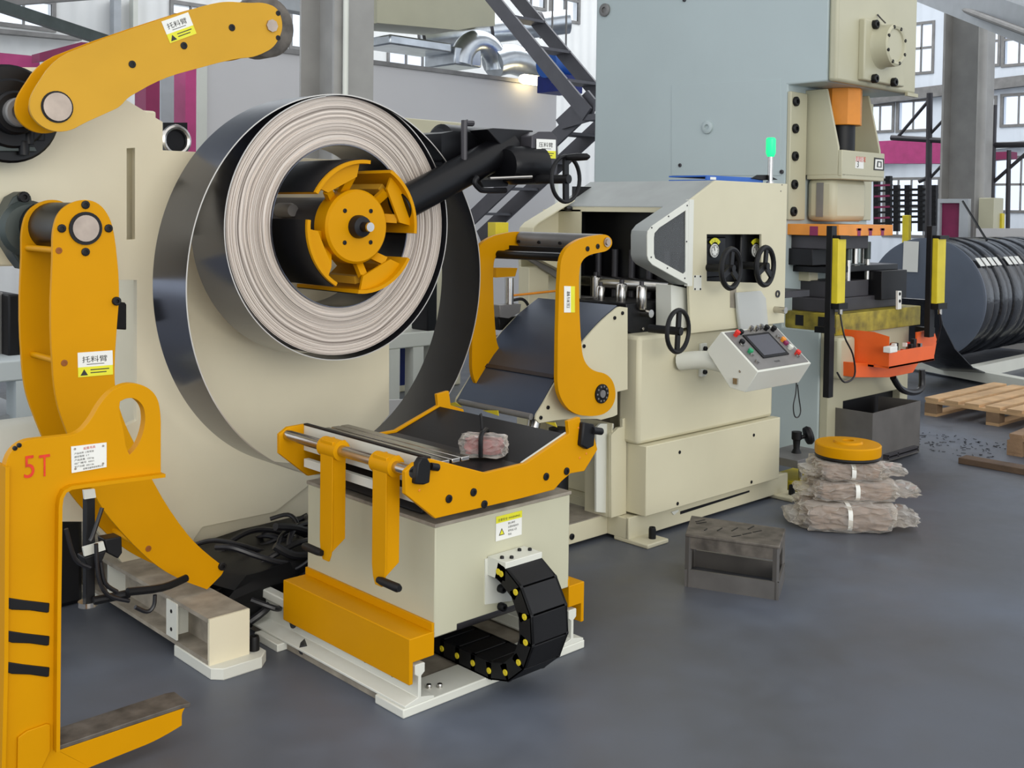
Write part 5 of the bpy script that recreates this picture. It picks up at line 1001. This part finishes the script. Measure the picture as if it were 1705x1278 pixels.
bolts(bo, PY([(1419, 558), (1434, 556)], YO), (0, 0, -1), .012, .03, 'black')
# die set standing on the bolster
ds = thing('die_set', 'dark metal die set with guide pins standing on the yellow bolster', 'die set', ((a2.x+b2.x)/2-.2, YO+.35, zb1)); zu = zo0
dx0, dx1 = a2.x+.08, b2.x-.12
obj('lower_shoe', MB().box(dx0, dx1, YO+.1, YO+.7, zb1, zb1+.09), 'darkmetal', ds, bev=.004); obj('die_block', MB().box(dx0+.1, dx0+.55, YO+.12, YO+.5, zb1+.09, zb1+.2), 'darkmetal', ds, bev=.004)
obj('die_block', MB().box(dx0+.6, dx1, YO+.05, YO+.4, zb1+.06, zb1+.26), 'black', ds, bev=.004); obj('stripper_plate', MB().box(dx0, dx1, YO+.12, YO+.6, zb1+.26, zb1+.30), 'blackgloss', ds, bev=.003)
obj('upper_shoe', MB().box(a_.x+.05, b_.x-.15, YO+.1, YO+.5, zu-.09, zu), 'darkmetal', ds, bev=.004); obj('punch_holder', MB().box(a_.x+.02, b_.x-.25, YO+.2, YO+.5, zu-.2, zu-.09), 'black', ds, bev=.004)
for i, (px, y) in enumerate(((1418, YO+.1), (1450, YO+.12), (1330, YO+.5), (1345, YO+.5))):
    q = P(px, 470, Y=y); obj('guide_pin', MB().cyl((q.x, y+.03, zb1+.2), (q.x, y+.03, zb1+.34), .018), 'steel', ds, smooth=True); obj('guide_bush', MB().cyl((q.x, y+.03, zb1+.34), (q.x, y+.03, zb1+.46), .022), 'castiron', ds, smooth=True)
for px in (1424, 1442, 1456): q = P(px, 412, Y=YO+.12); obj('return_spring', MB().cyl((q.x, YO+.2, zu-.2), (q.x, YO+.2, zu-.09), .022), 'steel', ds, smooth=True)
obj('side_block', MB().prism(PY([(1347, 430), (1362, 430), (1362, 466), (1347, 468)], YO+.3), (0, .1, 0)), 'cream', ds, bev=.003); obj('scale_strip', MB().prism(PY([(1495, 484), (1501, 484), (1501, 514), (1495, 515)], YO-.02), (0, .015, 0)), 'paper', ds); bolts(ds, PY([(1498, 489), (1498, 501)], YO-.02), (0, -1, 0), .012, .004, 'black')
obj('feed_table', MB().prism([(5.3, YO+.12, zb1+.12), (XP-.1, YO+.12, zb1+.12), (XP-.1, YO+.12, zb1+.16), (5.3, YO+.12, zb1+.16)], (0, .5, 0)), 'darkmetal', ds)
# light curtain posts
def curtain(px, lab):
    tt = thing('light_curtain', lab, 'safety sensor', P(px, 660, Y=3.37)); pe = 660 if px < 1500 else 560
    obj('post', MB().box(P(px-9, 500, Y=3.43).x, P(px-1, 500, Y=3.43).x, 3.43, 3.47, P(px, pe, Y=3.43).z, P(px, 376, Y=3.43).z), 'black', tt, bev=.003)
    obj('sensor_bar', MB().box(P(px+2, 500, Y=3.39).x, P(px+15, 500, Y=3.39).x, 3.39, 3.45, P(px, 506, Y=3.39).z, P(px, 397, Y=3.39).z), 'lemon', tt, bev=.004)
    obj('end_cap', MB().box(P(px, 500, Y=3.40).x, P(px+15, 500, Y=3.40).x, 3.38, 3.46, P(px, 515, Y=3.40).z, P(px, 505, Y=3.40).z), 'rubber', tt); obj('end_cap', MB().box(P(px, 500, Y=3.40).x, P(px+15, 500, Y=3.40).x, 3.38, 3.46, P(px, 398, Y=3.40).z, P(px, 392, Y=3.40).z), 'rubber', tt)
    obj('connector', MB().cyl(P(px+7, 523, Y=3.41), P(px+7, 514, Y=3.41), .014), 'steel', tt, smooth=True)
    obj('mount_bracket', MB().box(P(px-6, 500, Y=3.47).x, P(px, 500, Y=3.47).x, 3.47, YO+.0, P(px, 555, Y=3.47).z, P(px, 545, Y=3.47).z), 'black', tt)
    obj('cable', MB().tube([P(px+7, 523, Y=3.40), P(px+14, 560, Y=3.37), P(px+28, 590, Y=3.37), P(px+31, 625, Y=3.37), P(px+14, 636, Y=3.37), P(px+2, 620, Y=3.37)] if px < 1500 else [P(px+7, 523, Y=3.40), P(px+8, 545, Y=3.42), P(px+2, 570, Y=3.45)], .006, 6), 'cable', tt, smooth=True)
curtain(1392, 'yellow light curtain bar on black post at left of the press opening')
curtain(1558, 'yellow light curtain bar on black post right of the press opening')
# orange two-hand control box
YC_ = 3.28
cb2 = thing('press_control_box', 'orange open control box full of wires on the press front', 'control box', P(1500, 620, Y=YC_))
A1, B1 = P(1455, 605, Y=YC_), P(1560, 580, Y=YC_)
x0, x1 = P(1480, 600, Y=YC_).x, P(1556, 580, Y=YC_).x; z0, z1 = P(1520, 606, Y=YC_).z, P(1520, 580, Y=YC_).z
obj('tray_front', MB().prism([(x0, YC_, z0), (x1, YC_, z0), (x1, YC_, z1), (x0, YC_, z1)], (0, .012, 0)), 'orange', cb2, bev=.002)
xL = P(1455, 600, Y=YC_+.1).x
obj('tray_side', MB().prism([(x0, YC_, z0), (x0, YC_, z1+.1), (xL, YC_+.1, z1+.12), (xL, YC_+.1, z0+.02)], (.01, .01, 0)), 'orange', cb2); obj('tray_bottom', MB().prism([(x0, YC_, z0), (x1, YC_, z0), (x1, YC_+.33, z0), (xL, YC_+.33, z0), (xL, YC_+.1, z0)], (0, 0, .012)), 'orange', cb2)
obj('tray_back', MB().prism([(xL, YC_+.1, z0), (xL, YC_+.32, z0), (xL, YC_+.32, z1+.12), (xL, YC_+.1, z1+.12)], (.01, 0, 0)), 'orange', cb2)
obj('tray_end', MB().prism(PY([(1527, 553), (1555, 548), (1560, 566), (1556, 590), (1527, 578)], YC_+.22), (0, .012, 0)), 'orange', cb2)
obj('switch_box', MB().box(P(1478, 570, Y=YC_-.03).x, P(1490, 570, Y=YC_-.03).x, YC_-.05, YC_, P(1480, 587, Y=YC_-.03).z, P(1480, 577, Y=YC_-.03).z), 'paper', cb2, bev=.004)
for i in range(26): q = Vector((rnd.uniform(x0+.12, x1-.05), rnd.uniform(YC_+.04, YC_+.25), z0+.06)); obj('terminal', MB().obox(q+LZ*rnd.uniform(0, .06), (rnd.uniform(.008, .02), 0, 0), (0, .012, 0), (0, 0, rnd.uniform(.01, .03))), rnd.choice(('rubber', 'paper', 'red', 'steel')), cb2)
obj('tray_support', MB().prism(PY([(1424, 604), (1470, 606), (1530, 603), (1520, 620), (1480, 628), (1424, 628)], YC_+.14), (0, .16, 0)), 'orange', cb2, bev=.002)
obj('conduit', MB().tube([P(1487, 628, Y=3.45), P(1500, 647, Y=3.45), P(1520, 653, Y=3.46), P(1534, 645, Y=3.46), P(1535, 615, Y=3.46)], .022, 10), 'cable', cb2, smooth=True)
# black chain of cables behind
o = obj('black_chute', MB().band([P(1562, 500, Y=4.3), P(1570, 540, Y=4.3), P(1590, 580, Y=4.3), P(1620, 612, Y=4.3), P(1665, 630, Y=4.3), P(1690, 633, Y=4.3)], (0, .5, 0), .01), 'filmblack', smooth=True); tag(o, 'black sagging strip running out of the press to the right', 'metal strip')
# scrap bin
YBn = 3.36; bx0, bx1 = P(1453, 700, Y=YBn).x, P(1532, 700, Y=YBn).x; zt0 = P(1453, 688, Y=YBn).z; zt1 = P(1532, 667, Y=YBn).z; dep = YHd+.5
sb_ = thing('scrap_bin', 'grey sheet metal scrap bin pushed into the press base opening', 'bin', ((bx0+bx1)/2, 3.6, 0))
obj('front_wall', MB().prism([(bx0, YBn, .006), (bx1, YBn, .006), (bx1, YBn, zt1), (bx0, YBn, zt0)], (0, .006, 0)), 'bin', sb_); obj('side_wall', MB().prism([(bx0, YBn+.006, .006), (bx0, YHd+.04, .006), (bx0, YHd+.04, zt0), (bx0, YBn+.006, zt0)], (.006, 0, 0)), 'bin', sb_)
obj('side_wall', MB().prism([(bx1-.006, YBn+.006, .006), (bx1-.006, YHd+.04, .006), (bx1-.006, YHd+.04, zt0), (bx1-.006, YBn+.006, zt1)], (.006, 0, 0)), 'bin', sb_); obj('bottom', MB().box(bx0, bx1, YBn, YHd+.04, .03, .036), 'bin', sb_)
q0, q1 = P(1475, 765, Y=YBn-.02), P(1526, 742, Y=YBn-.02); hb = MB()
for x_ in (q0.x, q0.x+.13, q1.x-.012): hb.box(x_, x_+.012, YBn-.035, YBn, q0.z, q1.z)
hb.box(q0.x, q1.x, YBn-.035, YBn, q1.z-.01, q1.z+.002).box(q0.x, q1.x, YBn-.035, YBn, q0.z, q0.z+.01); obj('handle_box', hb, 'darkmetal', sb_); obj('handle_recess', MB().box(q0.x+.012, q0.x+.13, YBn-.004, YBn, q0.z+.01, q1.z-.01), 'black', sb_)
for x in (bx0+.03, bx1-.07): obj('skid', MB().box(x, x+.04, YBn+.01, YHd, 0, .006), 'black', sb_)
# small pump by the press foot
pp_ = thing('jack_pump', 'grey plate with small black handwheel jack beside the press foot', 'pump', P(1340, 800, Z=0)); q = P(1326, 752, Y=3.42)
obj('table_plate', MB().box(q.x-.18, q.x+.18, 3.3, 3.56, q.z-.05, q.z-.005), 'greymetal', pp_, bev=.002)
for dx in (-.05, .03): obj('leg', MB().cyl((q.x+dx, 3.36, 0), (q.x+dx, 3.36, q.z-.05), .012), 'steel', pp_, smooth=True)
obj('stem', MB().rings(Vector((q.x, 3.42, q.z-.005)), Vector((q.x, 3.42, q.z+.12)), [(0, 0), (.03, 0), (.018, .2), (.022, .6), (.03, .65), (.03, 1), (0, 1)], 16, True), 'rubber', pp_, smooth=True)
obj('hand_knob', MB().rings(Vector((q.x+.02, 3.42, q.z+.08)), Vector((q.x+.08, 3.37, q.z+.1)), [(0, 0), (.012, 0), (.012, .5), (.05, .55), (.055, .8), (.045, 1), (0, 1)], 24, True), 'rubber', pp_, smooth=True)
obj('yellow_base', MB().box(q.x-.12, q.x+.2, 3.3, 3.56, 0, .06), 'lemon', pp_, bev=.01)
# ================================================================ LOOSE THINGS ON THE FLOOR
zT = .215
tp = [P(a, b, Z=zT) for a, b in ((1141, 893), (1298, 914), (1308, 884), (1151, 862))]; cen = sum(tp, Vector())/4
st = thing('steel_step', 'low worn steel step made of stacked plates on the floor', 'step', (cen.x, cen.y, 0))
obj('top_plate', MB().prism([v-LZ*.0 for v in tp], (0, 0, .012)), 'plate_steel', st, bev=.003); sc2 = lambda k, z: [Vector((cen.x+(v.x-cen.x)*k, cen.y+(v.y-cen.y)*k, z)) for v in tp]
lo_ = sc2(.97, 0)
for i, j in ((0, 1), (1, 2), (3, 0)):
    a, b = lo_[i], lo_[j]; d = (cen-(a+b)/2); d.z = 0; d = d.normalized()*.012
    obj('apron', MB().prism([a+LZ*(zT-.05), b+LZ*(zT-.05), b+LZ*zT, a+LZ*zT], d), 'plate_steel', st); 
for v in lo_: d = (cen-v); d.z = 0; obj('leg', MB().box(v.x-.01+d.x*.04, v.x+.01+d.x*.04, v.y-.01+d.y*.04, v.y+.01+d.y*.04, 0, zT), 'bin', st)
bs_ = sc2(1.0, 0); tray = MB()
for i in range(4):
    a, b = bs_[i], bs_[(i+1) % 4]; d = (cen-(a+b)/2); d.z = 0; d = d.normalized()*.01; obj('lower_frame', MB().prism([a, b, b+LZ*.075, a+LZ*.075], d), 'bin', st)
for k in range(9):
    u, v = rnd.random()*.7+.1, rnd.random()*.7+.1; c = tp[0]*(1-u)*(1-v)+tp[1]*u*(1-v)+tp[2]*u*v+tp[3]*(1-u)*v
    obj('burr', MB().obox(c+LZ*.0125, (rnd.uniform(.01, .03), rnd.uniform(-.01, .01), 0), (0, .003, 0), (0, 0, .0015)), 'black', st)
def package(c, ang, L, W, H, seed, lab):
    tt = thing('wrapped_package', lab, 'package', (c[0], c[1], c[2]-H/2)); ex = Vector((cos(ang), sin(ang), 0)); ey = Vector((-sin(ang), cos(ang), 0))
    obj('contents', lumpy(c, ex*L/2*.93, ey*W/2*.93, LZ*H/2*.96, .05, seed, 7), 'kraft', tt, smooth=True)
    obj('clear_bag', lumpy(c, ex*L/2*1.04, ey*W/2*1.04, LZ*H/2*1.06, .09, seed+50, 9), 'plasticwrap', tt)
    e = Vector(c)+ex*(L/2+.045)-LZ*H*.12; obj('bag_end', lumpy(e, ex*.085, ey*W*.33, LZ*H*.26, .16, seed+90, 5), 'plasticwrap', tt)
    e = Vector(c)-ex*(L/2+.02)-LZ*H*.15; obj('bag_end', lumpy(e, ex*.05, ey*W*.3, LZ*H*.2, .16, seed+95, 4), 'plasticwrap', tt)
    cc = Vector(c)-ex*L*.04; k = 1.05; path = []
    for i in range(28):
        a = 2*pi*i/28; u, v = cos(a), sin(a); path.append(cc+ey*(W/2*k*abs(u)**.55*(1 if u > 0 else -1))+LZ*(H/2*k*abs(v)**.55*(1 if v > 0 else -1)))
    obj('white_band', MB().band(path, ex*.022, .004, True), 'paper', tt, smooth=True)
bc = (P(1400, 868, Z=.07)); an = radians(-47)
c1 = Vector((5.09, 2.83, .07)); package(c1, an, .46, .34, .132, 1, 'lowest brown parcel in clear film with white band in the stack of three')
c2 = Vector((5.16, 2.84, .189)); package(c2, an+.08, .42, .3, .098, 2, 'middle brown parcel in clear film in the stack of three')
c3_ = Vector((5.15, 2.86, .288)); package(c3_, an+.1, .33, .27, .092, 3, 'top brown parcel in clear film beneath the yellow disc')
dkc = Vector((5.165, 2.855, .338)); dt = thing('yellow_disc', 'yellow flanged disc with black rubber rim on the parcel stack', 'disc', dkc)
obj('rubber_rim', MB().rings(dkc, dkc+LZ, [(0, 0), (.163, 0), (.168, .008), (.163, .018), (0, .018)], 48), 'rubber', dt, smooth=True)
obj('disc_body', MB().rings(dkc+LZ*.018, dkc+LZ*1.018, [(0, 0), (.166, 0), (.168, .01), (.168, .05), (.162, .056), (.075, .058), (.07, .068), (.03, .07), (.028, .05), (0, .05)], 48), 'yellow', dt, smooth=True)

sh = MB(); cs = P(1580, 742, Z=0)
for i in range(110):
    a = rnd.uniform(0, 6.3); c = cs+Vector((rnd.uniform(-.28, .35), rnd.uniform(-.35, .35), .004)); L = rnd.uniform(.01, .035); sh.bar(c, c+Vector((L*cos(a), L*sin(a), .002)), .004, .003)
o = obj('metal_shavings', sh, 'black'); tag(o, 'thin black metal shavings scattered on the floor right of the scrap bin', 'shavings'); o['kind'] = 'stuff'
